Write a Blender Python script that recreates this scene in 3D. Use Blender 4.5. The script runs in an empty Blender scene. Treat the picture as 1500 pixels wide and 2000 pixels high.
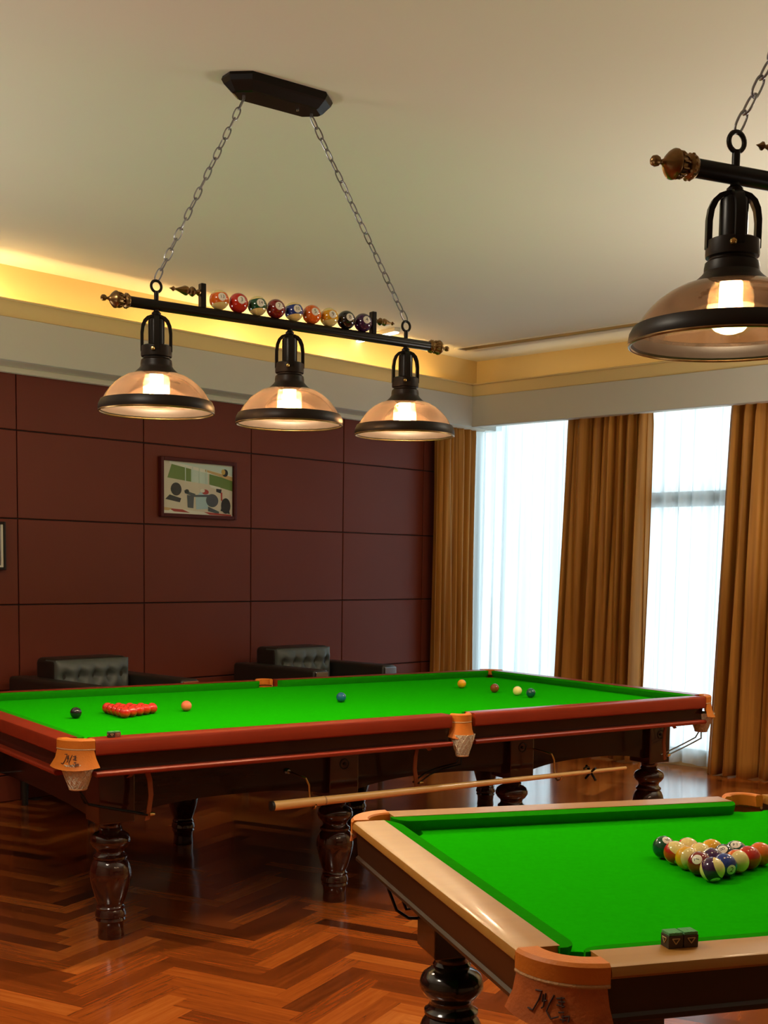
import bpy, bmesh, math, random
from mathutils import Vector, Matrix
random.seed(7)
PI = math.pi
scene = bpy.context.scene
COL = scene.collection

# ------------------------------------------------------------------ helpers
def link(o):
    COL.objects.link(o)
    return o

def thing(name, label, cat, loc=(0, 0, 0), rotz=0.0, group=None):
    o = link(bpy.data.objects.new(name, None))
    o.empty_display_size = .1
    o.location = loc
    o.rotation_euler = (0, 0, rotz)
    return tag(o, label, cat, group)

def tag(o, label, cat, group=None):
    o['label'] = label
    o['category'] = cat
    if group:
        o['group'] = group
    return o

def struct(o):
    o['kind'] = 'structure'
    return o

def mob(name, bm, mat, parent=None, smooth=None, loc=None, rot=None):
    """link a bmesh as one mesh object"""
    me = bpy.data.meshes.new(name)
    bmesh.ops.recalc_face_normals(bm, faces=bm.faces[:])
    bm.to_mesh(me)
    bm.free()
    for m in (mat if isinstance(mat, (list, tuple)) else [mat]):
        me.materials.append(m)
    if smooth is not None:
        for p in me.polygons:
            p.use_smooth = True
        me.set_sharp_from_angle(angle=math.radians(smooth))
    o = link(bpy.data.objects.new(name, me))
    if parent is not None:
        o.parent = parent
    if loc is not None:
        o.location = loc
    if rot is not None:
        o.rotation_euler = rot
    return o

def NB():
    return bmesh.new()

def add_box(bm, lo, hi, M=None, mi=0, bevel=0.0, seg=2):
    r = bmesh.ops.create_cube(bm, size=1.0)
    vs = r['verts']
    c = [(a + b) / 2 for a, b in zip(lo, hi)]
    s = [abs(b - a) for a, b in zip(lo, hi)]
    for v in vs:
        v.co = Vector((v.co.x * s[0] + c[0], v.co.y * s[1] + c[1], v.co.z * s[2] + c[2]))
    fs = set(f for v in vs for f in v.link_faces)
    if bevel > 0:
        es = list(set(e for v in vs for e in v.link_edges))
        g = bmesh.ops.bevel(bm, geom=es, offset=bevel, segments=seg, affect='EDGES', profile=.5)
        fs = set(f for v in g['verts'] for f in v.link_faces) | set(f for f in fs if f.is_valid)
        vs = list(set(v for f in fs for v in f.verts))
    for f in fs:
        if f.is_valid:
            f.material_index = mi
    if M is not None:
        for v in vs:
            v.co = M @ v.co
    return vs

def add_lathe(bm, prof, n=24, M=None, mi=0, a0=0.0, a1=2 * PI):
    """prof: list of (r, z) revolved about z"""
    full = abs(a1 - a0 - 2 * PI) < 1e-6
    k = n if full else n + 1
    rings = []
    for r, z in prof:
        if r < 1e-6 and full:
            v = bm.verts.new((0, 0, z))
            rings.append([v])
        else:
            rings.append([bm.verts.new((r * math.cos(a0 + (a1 - a0) * i / n), r * math.sin(a0 + (a1 - a0) * i / n), z)) for i in range(k)])
    fs = []
    for A, Bv in zip(rings, rings[1:]):
        for i in range(n):
            j = (i + 1) % k
            if len(A) == 1 and len(Bv) == 1:
                continue
            if len(A) == 1:
                fs.append(bm.faces.new((A[0], Bv[i], Bv[j])))
            elif len(Bv) == 1:
                fs.append(bm.faces.new((A[i], A[j], Bv[0])))
            else:
                fs.append(bm.faces.new((A[i], A[j], Bv[j], Bv[i])))
    for f in fs:
        f.material_index = mi
    vs = [v for r in rings for v in r]
    if M is not None:
        for v in vs:
            v.co = M @ v.co
    return rings

def add_tube(bm, pts, r, n=10, M=None, mi=0, closed=False, radii=None):
    pts = [Vector(p) for p in pts]
    m = len(pts)
    rings = []
    ref = None
    for i, p in enumerate(pts):
        if closed:
            t = pts[(i + 1) % m] - pts[i - 1]
        else:
            t = pts[min(i + 1, m - 1)] - pts[max(i - 1, 0)]
        t.normalize()
        if ref is None:
            ref = Vector((0, 0, 1)) if abs(t.z) < .9 else Vector((1, 0, 0))
            u = t.cross(ref).normalized()
        else:
            u = (u - t * u.dot(t)).normalized()
        w = t.cross(u)
        rr = radii[i] if radii else r
        rings.append([bm.verts.new(p + u * rr * math.cos(2 * PI * k / n) + w * rr * math.sin(2 * PI * k / n)) for k in range(n)])
    prs = list(zip(rings, rings[1:])) + ([(rings[-1], rings[0])] if closed else [])
    for A, Bv in prs:
        for k in range(n):
            f = bm.faces.new((A[k], A[(k + 1) % n], Bv[(k + 1) % n], Bv[k]))
            f.material_index = mi
    if not closed:
        for ring in (rings[0], rings[-1]):
            f = bm.faces.new(ring)
            f.material_index = mi
    if M is not None:
        for ring in rings:
            for v in ring:
                v.co = M @ v.co

def add_prism(bm, outline, z0, z1, M=None, mi=0):
    """extrude an outline in xy from z0 to z1"""
    A = [bm.verts.new((x, y, z0)) for x, y in outline]
    Bv = [bm.verts.new((x, y, z1)) for x, y in outline]
    n = len(A)
    fs = [bm.faces.new(A[::-1]), bm.faces.new(Bv)]
    for i in range(n):
        fs.append(bm.faces.new((A[i], A[(i + 1) % n], Bv[(i + 1) % n], Bv[i])))
    for f in fs:
        f.material_index = mi
    if M is not None:
        for v in A + Bv:
            v.co = M @ v.co
    return fs

def frame_M(o, x, y, z):
    """matrix with given axes and origin"""
    x, y, z = Vector(x), Vector(y), Vector(z)
    return Matrix(((x.x, y.x, z.x, o[0]), (x.y, y.y, z.y, o[1]), (x.z, y.z, z.z, o[2]), (0, 0, 0, 1)))

def sweep_profile(bm, prof, p0, p1, out, mi=0):
    """prof (u,z) with u along 'out'; swept straight from p0 to p1 (xy points)"""
    p0, p1, out = Vector((p0[0], p0[1], 0)), Vector((p1[0], p1[1], 0)), Vector((out[0], out[1], 0))
    A = [bm.verts.new(p0 + out * u + Vector((0, 0, z))) for u, z in prof]
    Bv = [bm.verts.new(p1 + out * u + Vector((0, 0, z))) for u, z in prof]
    n = len(A)
    fs = [bm.faces.new(A[::-1]), bm.faces.new(Bv)]
    for i in range(n):
        fs.append(bm.faces.new((A[i], A[(i + 1) % n], Bv[(i + 1) % n], Bv[i])))
    for f in fs:
        f.material_index = mi

def arc_solid(bm, c, prof, a0, a1, n=20, mi=0):
    """closed profile (r,z) swept about vertical axis at c from a0 to a1 with end caps"""
    rings = []
    for i in range(n + 1):
        a = a0 + (a1 - a0) * i / n
        rings.append([bm.verts.new((c[0] + r * math.cos(a), c[1] + r * math.sin(a), z)) for r, z in prof])
    k = len(prof)
    fs = [bm.faces.new(rings[0][::-1]), bm.faces.new(rings[-1])]
    for A, Bv in zip(rings, rings[1:]):
        for i in range(k):
            fs.append(bm.faces.new((A[i], A[(i + 1) % k], Bv[(i + 1) % k], Bv[i])))
    for f in fs:
        f.material_index = mi

# ------------------------------------------------------------------ materials
MATS = {}
def new_mat(name):
    m = bpy.data.materials.new(name)
    m.use_nodes = True
    nt = m.node_tree
    nt.nodes.clear()
    out = nt.nodes.new('ShaderNodeOutputMaterial')
    MATS[name] = m
    return m, nt, out

def pbr(name, col, rough=.5, metal=0.0, spec=.5, coat=0.0, noise=None, bump=None, sheen=0.0):
    """noise=(scale xyz, col2, amount) ; bump=(scale, strength)"""
    m, nt, out = new_mat(name)
    b = nt.nodes.new('ShaderNodeBsdfPrincipled')
    b.inputs['Base Color'].default_value = (*col, 1)
    b.inputs['Roughness'].default_value = rough
    b.inputs['Metallic'].default_value = metal
    b.inputs['Specular IOR Level'].default_value = spec
    b.inputs['Coat Weight'].default_value = coat
    b.inputs['Coat Roughness'].default_value = .08
    b.inputs['Sheen Weight'].default_value = sheen
    nt.links.new(b.outputs[0], out.inputs[0])
    if noise or bump:
        tc = nt.nodes.new('ShaderNodeTexCoord')
    if noise:
        sc, c2, amt = noise
        mp = nt.nodes.new('ShaderNodeMapping')
        mp.inputs['Scale'].default_value = sc
        nz = nt.nodes.new('ShaderNodeTexNoise')
        nz.inputs['Scale'].default_value = 1.0
        nz.inputs['Detail'].default_value = 6
        nz.inputs['Roughness'].default_value = .6
        rp = nt.nodes.new('ShaderNodeValToRGB')
        rp.color_ramp.elements[0].position = .5 - .5 * amt
        rp.color_ramp.elements[1].position = .5 + .5 * amt
        rp.color_ramp.elements[0].color = (*c2, 1)
        rp.color_ramp.elements[1].color = (*col, 1)
        nt.links.new(tc.outputs['Object'], mp.inputs[0])
        nt.links.new(mp.outputs[0], nz.inputs['Vector'])
        nt.links.new(nz.outputs['Fac'], rp.inputs[0])
        nt.links.new(rp.outputs[0], b.inputs['Base Color'])
    if bump:
        nz2 = nt.nodes.new('ShaderNodeTexNoise')
        nz2.inputs['Scale'].default_value = bump[0]
        nz2.inputs['Detail'].default_value = 3
        bp_ = nt.nodes.new('ShaderNodeBump')
        bp_.inputs['Strength'].default_value = bump[1]
        bp_.inputs['Distance'].default_value = .01
        nt.links.new(tc.outputs['Object'], nz2.inputs['Vector'])
        nt.links.new(nz2.outputs['Fac'], bp_.inputs['Height'])
        nt.links.new(bp_.outputs[0], b.inputs['Normal'])
    return m

def emis(name, col, strength):
    m, nt, out = new_mat(name)
    e = nt.nodes.new('ShaderNodeEmission')
    e.inputs[0].default_value = (*col, 1)
    e.inputs[1].default_value = strength
    nt.links.new(e.outputs[0], out.inputs[0])
    return m

def thin_glass(name, tint, gloss=.08, rough=.03, diffuse=0.0, dcol=(1, 1, 1), fres=1.45, streak=False):
    """thin pane: tinted see-through, fresnel mirror, a little haze in the glass itself"""
    m, nt, out = new_mat(name)
    N = nt.nodes.new
    tr = N('ShaderNodeBsdfTransparent')
    tr.inputs[0].default_value = (*tint, 1)
    df = N('ShaderNodeBsdfTranslucent')
    df.inputs[0].default_value = (*dcol, 1)
    d2 = N('ShaderNodeBsdfDiffuse')
    d2.inputs[0].default_value = (*dcol, 1)
    dm = N('ShaderNodeMixShader')
    dm.inputs[0].default_value = .5
    nt.links.new(df.outputs[0], dm.inputs[1])
    nt.links.new(d2.outputs[0], dm.inputs[2])
    mx = N('ShaderNodeMixShader')
    mx.inputs[0].default_value = diffuse
    nt.links.new(tr.outputs[0], mx.inputs[1])
    nt.links.new(dm.outputs[0], mx.inputs[2])
    if streak:
        tc = N('ShaderNodeTexCoord')
        nz = N('ShaderNodeTexNoise')
        nz.inputs['Scale'].default_value = 9
        nz.inputs['Detail'].default_value = 4
        nz.inputs['Distortion'].default_value = 1.2
        mr = N('ShaderNodeMapRange')
        mr.inputs[1].default_value = .35
        mr.inputs[2].default_value = .7
        mr.inputs[3].default_value = diffuse * .5
        mr.inputs[4].default_value = min(1, diffuse * 1.7)
        nt.links.new(tc.outputs['Object'], nz.inputs['Vector'])
        nt.links.new(nz.outputs['Fac'], mr.inputs[0])
        nt.links.new(mr.outputs[0], mx.inputs[0])
    gl = N('ShaderNodeBsdfGlossy')
    gl.inputs['Roughness'].default_value = rough
    fr = N('ShaderNodeFresnel')
    fr.inputs[0].default_value = fres
    ad = N('ShaderNodeMath')
    ad.operation = 'MULTIPLY_ADD'
    ad.inputs[1].default_value = .8
    ad.inputs[2].default_value = gloss * .3
    nt.links.new(fr.outputs[0], ad.inputs[0])
    m2 = N('ShaderNodeMixShader')
    nt.links.new(ad.outputs[0], m2.inputs[0])
    nt.links.new(mx.outputs[0], m2.inputs[1])
    nt.links.new(gl.outputs[0], m2.inputs[2])
    nt.links.new(m2.outputs[0], out.inputs[0])
    return m

M_cloth = pbr('green_baize', (.010, .40, .0015), .95, spec=0, noise=((60, 60, 60), (.008, .35, .001), .6), bump=(900, .08))
M_cush = pbr('cushion_cloth', (.012, .25, .003), .95, spec=0, noise=((40, 40, 40), (.010, .21, .002), .6))
M_mahog = pbr('mahogany_rail', (.30, .032, .010), .28, spec=.28, noise=((2.5, 30, 30), (.19, .019, .007), .7))
M_dark = pbr('dark_walnut', (.026, .010, .007), .22, coat=.3, spec=.3, noise=((3, 30, 30), (.018, .008, .006), .7))
M_leg = pbr('lacquered_leg', (.055, .008, .004), .14, coat=.8, noise=((12, 12, 3), (.020, .005, .004), .7))
M_tan = pbr('honey_oak_rail', (.43, .205, .038), .38, noise=((3, 36, 36), (.37, .165, .028), .7), coat=.08)
M_tanshade = pbr('shaded_oak', (.034, .013, .004), .35, noise=((3, 36, 36), (.022, .009, .003), .7))  # rail oak darkened: shade on the side faces put into the colour
M_black = pbr('black_lacquer', (.010, .006, .005), .16, coat=.6)
M_leather = pbr('tan_leather', (.66, .20, .020), .5, spec=.3, noise=((22, 22, 22), (.56, .15, .014), .7), bump=(160, .10))
M_leather2 = pbr('brown_leather', (.60, .15, .028), .55, spec=.3, noise=((22, 22, 22), (.25, .06, .015), .7), bump=(160, .15))
M_welt = pbr('stitched_welt', (.50, .27, .11), .6, bump=(200, .3))
M_stamp = pbr('stamp_ink', (.045, .015, .008), .6)
M_net = pbr('string_net', (.95, .90, .74), .85, noise=((140, 140, 140), (.66, .58, .40), .5), bump=(180, 1.0))
M_strap = pbr('leather_strap', (.27, .075, .022), .5)
M_wire = pbr('dark_wire', (.02, .02, .02), .25, metal=.9)
M_steel = pbr('chrome_wire', (.35, .40, .42), .2, metal=1)
M_brass = pbr('aged_brass', (.36, .22, .09), .28, metal=1, noise=((30, 30, 30), (.12, .06, .02), .8))
M_brass2 = pbr('bright_brass', (.75, .50, .16), .25, metal=1)
M_blackmetal = pbr('black_metal', (.010, .008, .006), .30, spec=.18)
M_blackmatt = pbr('bronze_black', (.014, .009, .006), .40, spec=.2)
M_chain = pbr('chain_steel', (.30, .30, .32), .34, metal=.8)
M_ceil = pbr('ceiling_paint', (.80, .755, .63), .8, noise=((.6, .6, .6), (.785, .74, .615), .6))
M_fascia = pbr('fascia_paint', (.54, .52, .46), .75)
M_gold = pbr('cove_paint', (.74, .56, .26), .7)
M_cream = pbr('cream_trim', (.74, .68, .55), .6)
M_sheer = None
M_armdark = pbr('dark_leather', (.016, .013, .010), .38)
M_armgrey = pbr('grey_leather', (.085, .095, .085), .45, noise=((9, 9, 9), (.06, .07, .06), .7))
M_frame = pbr('red_wood_frame', (.075, .010, .008), .4, spec=.2)
M_white = pbr('ivory', (.85, .78, .58), .12, coat=.6)
M_ink = pbr('black_ink', (.02, .02, .02), .3)
M_cue = pbr('maple', (.85, .52, .19), .35, coat=.3, noise=((3, 60, 60), (.78, .43, .13), .7))
M_cuedark = pbr('cue_butt', (.02, .015, .012), .4)
M_rubber = pbr('black_paint', (.01, .01, .01), .5)
M_chalk = pbr('green_chalk', (.10, .33, .12), .95, bump=(300, .5))
M_chalkpaper = pbr('chalk_label', (.055, .030, .018), .6)
M_chalkred = pbr('chalk_label_red', (.28, .07, .035), .6)
M_chalkgold = pbr('chalk_mark', (.5, .33, .14), .5)
M_wallplain = pbr('plain_wall', (.42, .33, .22), .8)
M_alu = pbr('window_aluminium', (.55, .60, .62), .4, metal=.3)
M_slab = pbr('screed', (.03, .012, .006), .8)
M_outside = None
M_bulbglass = thin_glass('bulb_glass', (1, .93, .82), .05, .02, .26, (1, .82, .55))
M_amber = thin_glass('amber_glass', (.70, .57, .45), .1, .04, .19, (.30, .21, .15), 1.4, True)
M_pane = thin_glass('window_glass', (.94, .97, .98), .02, .02, 0.0)
M_pglass = thin_glass('picture_glass', (.97, .98, .98), .01, .03, 0.0, fres=1.15)
M_fil = emis('glowing_filament', (1.0, .80, .55), 1000)
M_fil2 = emis('dimmer_filament', (1.0, .80, .55), 210)
M_stripglow = emis('strip_diffuser', (1.0, .86, .58), 6)

def mat_velvet():
    m, nt, out = new_mat('gold_drape')
    N = nt.nodes.new
    b = N('ShaderNodeBsdfPrincipled')
    b.inputs['Roughness'].default_value = .55
    b.inputs['Sheen Weight'].default_value = .3
    b.inputs['Sheen Tint'].default_value = (1, .7, .3, 1)
    b.inputs['Specular IOR Level'].default_value = .3
    tc = N('ShaderNodeTexCoord')
    mp = N('ShaderNodeMapping')
    mp.inputs['Scale'].default_value = (22, 22, .8)
    nz = N('ShaderNodeTexNoise')
    nz.inputs['Scale'].default_value = 1
    nz.inputs['Detail'].default_value = 5
    rp = N('ShaderNodeValToRGB')
    rp.color_ramp.elements[0].position = .3
    rp.color_ramp.elements[1].position = .7
    rp.color_ramp.elements[0].color = (.33, .125, .016, 1)
    rp.color_ramp.elements[1].color = (.62, .275, .046, 1)
    nt.links.new(tc.outputs['Object'], mp.inputs[0])
    nt.links.new(mp.outputs[0], nz.inputs['Vector'])
    nt.links.new(nz.outputs['Fac'], rp.inputs[0])
    nt.links.new(rp.outputs[0], b.inputs['Base Color'])
    tl = N('ShaderNodeBsdfTranslucent')
    nt.links.new(rp.outputs[0], tl.inputs[0])
    mx = N('ShaderNodeMixShader')
    mx.inputs[0].default_value = .12
    nt.links.new(b.outputs[0], mx.inputs[1])
    nt.links.new(tl.outputs[0], mx.inputs[2])
    nt.links.new(mx.outputs[0], out.inputs[0])
    return m
M_velvet = mat_velvet()

def mat_sheer():
    m, nt, out = new_mat('sheer_voile')
    N = nt.nodes.new
    lw = N('ShaderNodeLayerWeight')
    lw.inputs[0].default_value = .5
    mr = N('ShaderNodeMapRange')
    mr.inputs[1].default_value = 0
    mr.inputs[2].default_value = .95
    mr.inputs[3].default_value = .84
    mr.inputs[4].default_value = .99
    nt.links.new(lw.outputs['Facing'], mr.inputs[0])
    tr = N('ShaderNodeBsdfTransparent')
    tl = N('ShaderNodeBsdfTranslucent')
    tl.inputs[0].default_value = (.70, .78, .80, 1)
    df = N('ShaderNodeBsdfDiffuse')
    df.inputs[0].default_value = (.85, .87, .86, 1)
    a = N('ShaderNodeMixShader')
    a.inputs[0].default_value = .35
    nt.links.new(tl.outputs[0], a.inputs[1])
    nt.links.new(df.outputs[0], a.inputs[2])
    b = N('ShaderNodeMixShader')
    nt.links.new(mr.outputs[0], b.inputs[0])
    nt.links.new(tr.outputs[0], b.inputs[1])
    nt.links.new(a.outputs[0], b.inputs[2])
    nt.links.new(b.outputs[0], out.inputs[0])
    return m
M_sheer = mat_sheer()

def mat_parquet():
    m, nt, out = new_mat('herringbone_parquet')
    N = nt.nodes.new
    b = N('ShaderNodeBsdfPrincipled')
    at = N('ShaderNodeAttribute')
    at.attribute_name = 'tone'
    uv = N('ShaderNodeUVMap')
    uv.uv_map = 'grain'
    mp = N('ShaderNodeMapping')
    mp.inputs['Scale'].default_value = (3.5, 48, 1)
    nz = N('ShaderNodeTexNoise')
    nz.inputs['Scale'].default_value = 1
    nz.inputs['Detail'].default_value = 7
    nz.inputs['Roughness'].default_value = .62
    nz.inputs['Distortion'].default_value = .6
    nt.links.new(uv.outputs[0], mp.inputs[0])
    nt.links.new(mp.outputs[0], nz.inputs['Vector'])
    mx = N('ShaderNodeMath')
    mx.operation = 'MULTIPLY_ADD'
    mx.inputs[1].default_value = .52
    nt.links.new(nz.outputs['Fac'], mx.inputs[0])
    sub = N('ShaderNodeMath')
    sub.operation = 'MULTIPLY_ADD'
    sub.inputs[1].default_value = .56
    sub.inputs[2].default_value = .0
    nt.links.new(at.outputs['Fac'], sub.inputs[0])
    nt.links.new(sub.outputs[0], mx.inputs[2])
    rp = N('ShaderNodeValToRGB')
    e = rp.color_ramp.elements
    e[0].position = .12
    e[0].color = (.060, .014, .004, 1)
    e[1].position = .88
    e[1].color = (.56, .175, .031, 1)
    k = e.new(.40)
    k.color = (.22, .044, .007, 1)
    k = e.new(.62)
    k.color = (.38, .088, .0125, 1)
    nt.links.new(mx.outputs[0], rp.inputs[0])
    nt.links.new(rp.outputs[0], b.inputs['Base Color'])
    b.inputs['Roughness'].default_value = .19
    b.inputs['Specular IOR Level'].default_value = .5
    b.inputs['Coat Weight'].default_value = .5
    b.inputs['Coat Roughness'].default_value = .11
    bm_ = N('ShaderNodeBump')
    bm_.inputs['Strength'].default_value = .07
    bm_.inputs['Distance'].default_value = .004
    nt.links.new(nz.outputs['Fac'], bm_.inputs['Height'])
    nt.links.new(bm_.outputs[0], b.inputs['Normal'])
    nt.links.new(b.outputs[0], out.inputs[0])
    return m
M_parquet = mat_parquet()

M_panel = pbr('wine_red_panel', (.165, .032, .015), .48, spec=.22, noise=((1.2, 1.2, 1.2), (.143, .027, .012), .7))
M_groove = pbr('panel_groove', (.02, .006, .004), .8)

def ball_mat(name, col, stripe=False):
    """glossy ball; striped ones have ivory caps; ivory number spot on the +x side when numbered"""
    m, nt, out = new_mat(name)
    N = nt.nodes.new
    b = N('ShaderNodeBsdfPrincipled')
    b.inputs['Roughness'].default_value = .10
    b.inputs['Coat Weight'].default_value = .5
    b.inputs['Coat Roughness'].default_value = .04
    tc = N('ShaderNodeTexCoord')
    nm = N('ShaderNodeVectorMath')
    nm.operation = 'NORMALIZE'
    sp = N('ShaderNodeSeparateXYZ')
    nt.links.new(tc.outputs['Object'], nm.inputs[0])
    nt.links.new(nm.outputs[0], sp.inputs[0])
    base = N('ShaderNodeMix')
    base.data_type = 'RGBA'
    base.inputs['A'].default_value = (*col, 1)
    base.inputs['B'].default_value = (.80, .64, .24, 1)
    if stripe:
        ab = N('ShaderNodeMath')
        ab.operation = 'ABSOLUTE'
        gt = N('ShaderNodeMath')
        gt.operation = 'GREATER_THAN'
        gt.inputs[1].default_value = .50
        nt.links.new(sp.outputs['Z'], ab.inputs[0])
        nt.links.new(ab.outputs[0], gt.inputs[0])
        nt.links.new(gt.outputs[0], base.inputs['Factor'])
    else:
        base.inputs['Factor'].default_value = 0
    sel = N('ShaderNodeMix')
    sel.data_type = 'RGBA'
    g2 = N('ShaderNodeMath')
    g2.operation = 'GREATER_THAN'
    g2.inputs[1].default_value = .91
    nt.links.new(sp.outputs['X'], g2.inputs[0])
    nt.links.new(g2.outputs[0], sel.inputs['Factor'])
    nt.links.new(base.outputs['Result'], sel.inputs['A'])
    sel.inputs['B'].default_value = (.85, .80, .66, 1)
    nt.links.new(sel.outputs['Result'], b.inputs['Base Color'])
    nt.links.new(b.outputs[0], out.inputs[0])
    return m

def plain_ball(name, col):
    return pbr(name, col, .10, coat=.5)

BC = dict(yellow=(.72, .36, .012), blue=(.012, .035, .22), red=(.50, .022, .010), purple=(.045, .010, .060), orange=(.72, .13, .012),
          green=(.006, .075, .030), maroon=(.19, .012, .010), black=(.008, .008, .008))
BM = {}
def bmat(c, s):
    k = (c, s)
    if k not in BM:
        BM[k] = ball_mat(('striped_' if s else 'solid_') + c, BC[c], s)
    return BM[k]

# ------------------------------------------------------------------ room frame
n = Vector((-.21288793, .97707662, 0))      # towards the panelled wall
w = Vector((.97707662, .21288793, 0))       # along it towards the windows
O = Vector((3.46337215, 3.39191034, 0))     # corner on the floor
RM = frame_M(O, w, n, (0, 0, 1))            # (along, towards wall, up)
ROOM_ROT = math.atan2(w.y, w.x)
ZC = 3.42
W0, W1 = -10.8, .19
N0, N1 = -9.6, 0.0

def room(name, bm, mat, smooth=None, parent=None):
    """mesh built in room coordinates"""
    o = mob(name, bm, mat, parent, smooth)
    if parent is None:
        o.matrix_world = RM
    return o

# floor: herringbone planks in one mesh
def build_floor():
    random.seed(23)
    bm = NB()
    PW, K = .086, 6
    ang = math.radians(28)
    ca, sa = math.cos(ang), math.sin(ang)
    Ri = RM.inverted()
    tone = bm.faces.layers.float.new('tone')
    uvl = bm.loops.layers.uv.new('grain')
    gap = .0006
    def plank(x0, y0, lx, ly):
        pts = [(x0 + gap, y0 + gap), (x0 + lx - gap, y0 + gap), (x0 + lx - gap, y0 + ly - gap), (x0 + gap, y0 + ly - gap)]
        q = []
        for a, b in pts:
            a, b = a * PW, b * PW
            q.append(Ri @ Vector((a * ca - b * sa, a * sa + b * ca, 0)))
        cx = sum(v.x for v in q) / 4
        cy = sum(v.y for v in q) / 4
        if not (W0 - .1 < cx < W1 + .1 and N0 - .1 < cy < N1 + .1):
            return
        f = bm.faces.new([bm.verts.new(v) for v in q])
        t = random.random()
        f[tone] = t * .8 + (.2 if random.random() < .12 else 0) - (.35 if random.random() < .07 else 0)
        ou, ov = random.random() * 50, random.random() * 50
        L_, S_ = K * PW, PW
        uv = [(0, 0), (L_, 0), (L_, S_), (0, S_)] if lx > ly else [(0, S_), (0, 0), (L_, 0), (L_, S_)]
        for lp, (u, v) in zip(f.loops, uv):
            lp[uvl].uv = (u + ou, v + ov)
    R_ = int(15 / PW)
    for x in range(-R_, R_):
        for y in range(-R_, R_):
            d = (x - y) % (2 * K)
            if d == 0:
                plank(x, y, K, 1)
            elif d == K:
                plank(x, y - K + 1, 1, K)
    me = bpy.data.meshes.new('floor')
    # slab below
    add_box(bm, (W0 - .3, N0 - .3, -.12), (W1 + .02, N1 + .3, -.0012), mi=1)
    bm.normal_update()
    for f in bm.faces:
        if f.material_index == 0 and f.normal.z < 0:
            f.normal_flip()
    bm.to_mesh(me)
    bm.free()
    me.materials.append(M_parquet)
    me.materials.append(M_slab)
    o = link(bpy.data.objects.new('floor', me))
    o.matrix_world = RM
    struct(o)
build_floor()

# panelled wall: tiles with dark grooves, one mesh
def build_wall_left():
    bm = NB()
    add_box(bm, (W0 - .3, .014, 0), (.19, .3, ZC + .1), mi=1)
    vs = [-.586 - .980 * k for k in range(12)]
    xs = sorted([.18] + [v for v in vs if v > W0] + [W0])
    zs = [0, .174, .728, 1.282, 1.836, 2.399, 2.80]
    for a, b in zip(xs, xs[1:]):
        for c, d in zip(zs, zs[1:]):
            add_box(bm, (a + .004, .001, c + .004), (b - .004, .03, d - .004), mi=0, bevel=.003, seg=1)
    add_box(bm, (W0 - .3, 0.0, 2.80), (.185, .02, ZC + .1), mi=2)
    struct(room('wall_left', bm, [M_panel, M_groove, M_gold]))
build_wall_left()

# window wall with two tall openings  (plane along n, at w = .16)
OP = [(-1.66, -.004), (-3.5, -1.74)]
def build_wall_right():
    bm = NB()
    wz0, wz1 = .10, 2.96
    t0, t1 = .11, .19
    edges = [N0 - .2, -3.5, -1.74, -1.66, -.004, .014]
    for a, b in zip(edges, edges[1:]):
        if (a, b) in OP:
            add_box(bm, (t0, a, 0), (t1, b, wz0))
            add_box(bm, (t0, a, wz1), (t1, b, ZC + .1))
        else:
            add_box(bm, (t0, a, 0), (t1, b, ZC + .1))
    struct(room('wall_right', bm, M_gold))
    bm = NB()
    add_box(bm, (W0 - .2, N0 - .2, 0), (W0, .014, ZC + .1))
    struct(room('wall_back', bm, M_wallplain))
    bm = NB()
    add_box(bm, (W0 - .2, N0 - .2, 0), (t1, N0, ZC + .1))
    struct(room('wall_front', bm, M_wallplain))
    for i, (a, b) in enumerate(OP):
        fr = NB()
        f = .035
        add_box(fr, (.13, a, wz0), (.18, a + f, wz1), bevel=.004, seg=1)
        add_box(fr, (.13, b - f, wz0), (.18, b, wz1), bevel=.004, seg=1)
        add_box(fr, (.13, a, wz0), (.18, b, wz0 + f), bevel=.004, seg=1)
        add_box(fr, (.13, a, wz1 - f), (.18, b, wz1), bevel=.004, seg=1)
        if i == 1:
            add_box(fr, (.13, a, 2.07), (.18, b, 2.19), bevel=.004, seg=1)
        o = struct(room('window_%d' % (i + 1), fr, M_alu))
        g = NB()
        add_box(g, (.153, a + f * .5, wz0 + f * .5), (.157, b - f * .5, wz1 - f * .5))
        p = mob('pane', g, M_pane, o)
build_wall_right()

# ceiling slab
bm = NB()
add_box(bm, (W0 - .3, N0 - .3, ZC), (W1 + .02, N1 + .3, ZC + .15))
struct(room('ceiling', bm, M_ceil))

# soffits with a light cove behind their lips
def soffit(name, horizontal):
    bm = NB()
    d, zb, zt, zm = .27, 2.785, 3.045, 3.155
    if horizontal:   # along the panelled wall
        L0, L1 = W0, .155
        bx = lambda a, b, c, e, mi: add_box(bm, (L0, -b, c), (L1 if mi != 9 else L1, -a, e), mi=mi, bevel=.004, seg=1)
    else:
        L0, L1 = N0, -d + .02
        bx = lambda a, b, c, e, mi: add_box(bm, (.155 - b - .16 + .005, L0, c), (.155 - a - .16 + .005, L1, e), mi=mi, bevel=.004, seg=1)
    bx(d - .03, d, zb, zt, 0)            # fascia board
    if horizontal:
        bx(-.0, d - .03, zb, zb + .02, 1)    # soffit underside
        bx(0.0, .05, zb - .035, zb, 1)       # little cornice on the panels
    else:
        bx(.10, d - .03, zb + .01, zb + .03, 1)
    bx(d - .055, d - .015, zt, zm, 2)    # upper moulding, set back
    bx(d - .07, d + .008, zm - .012, zm, 2)
    struct(room(name, bm, [M_fascia, M_cream, M_gold]))
soffit('trim_1', True)
soffit('trim_2', False)

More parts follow.
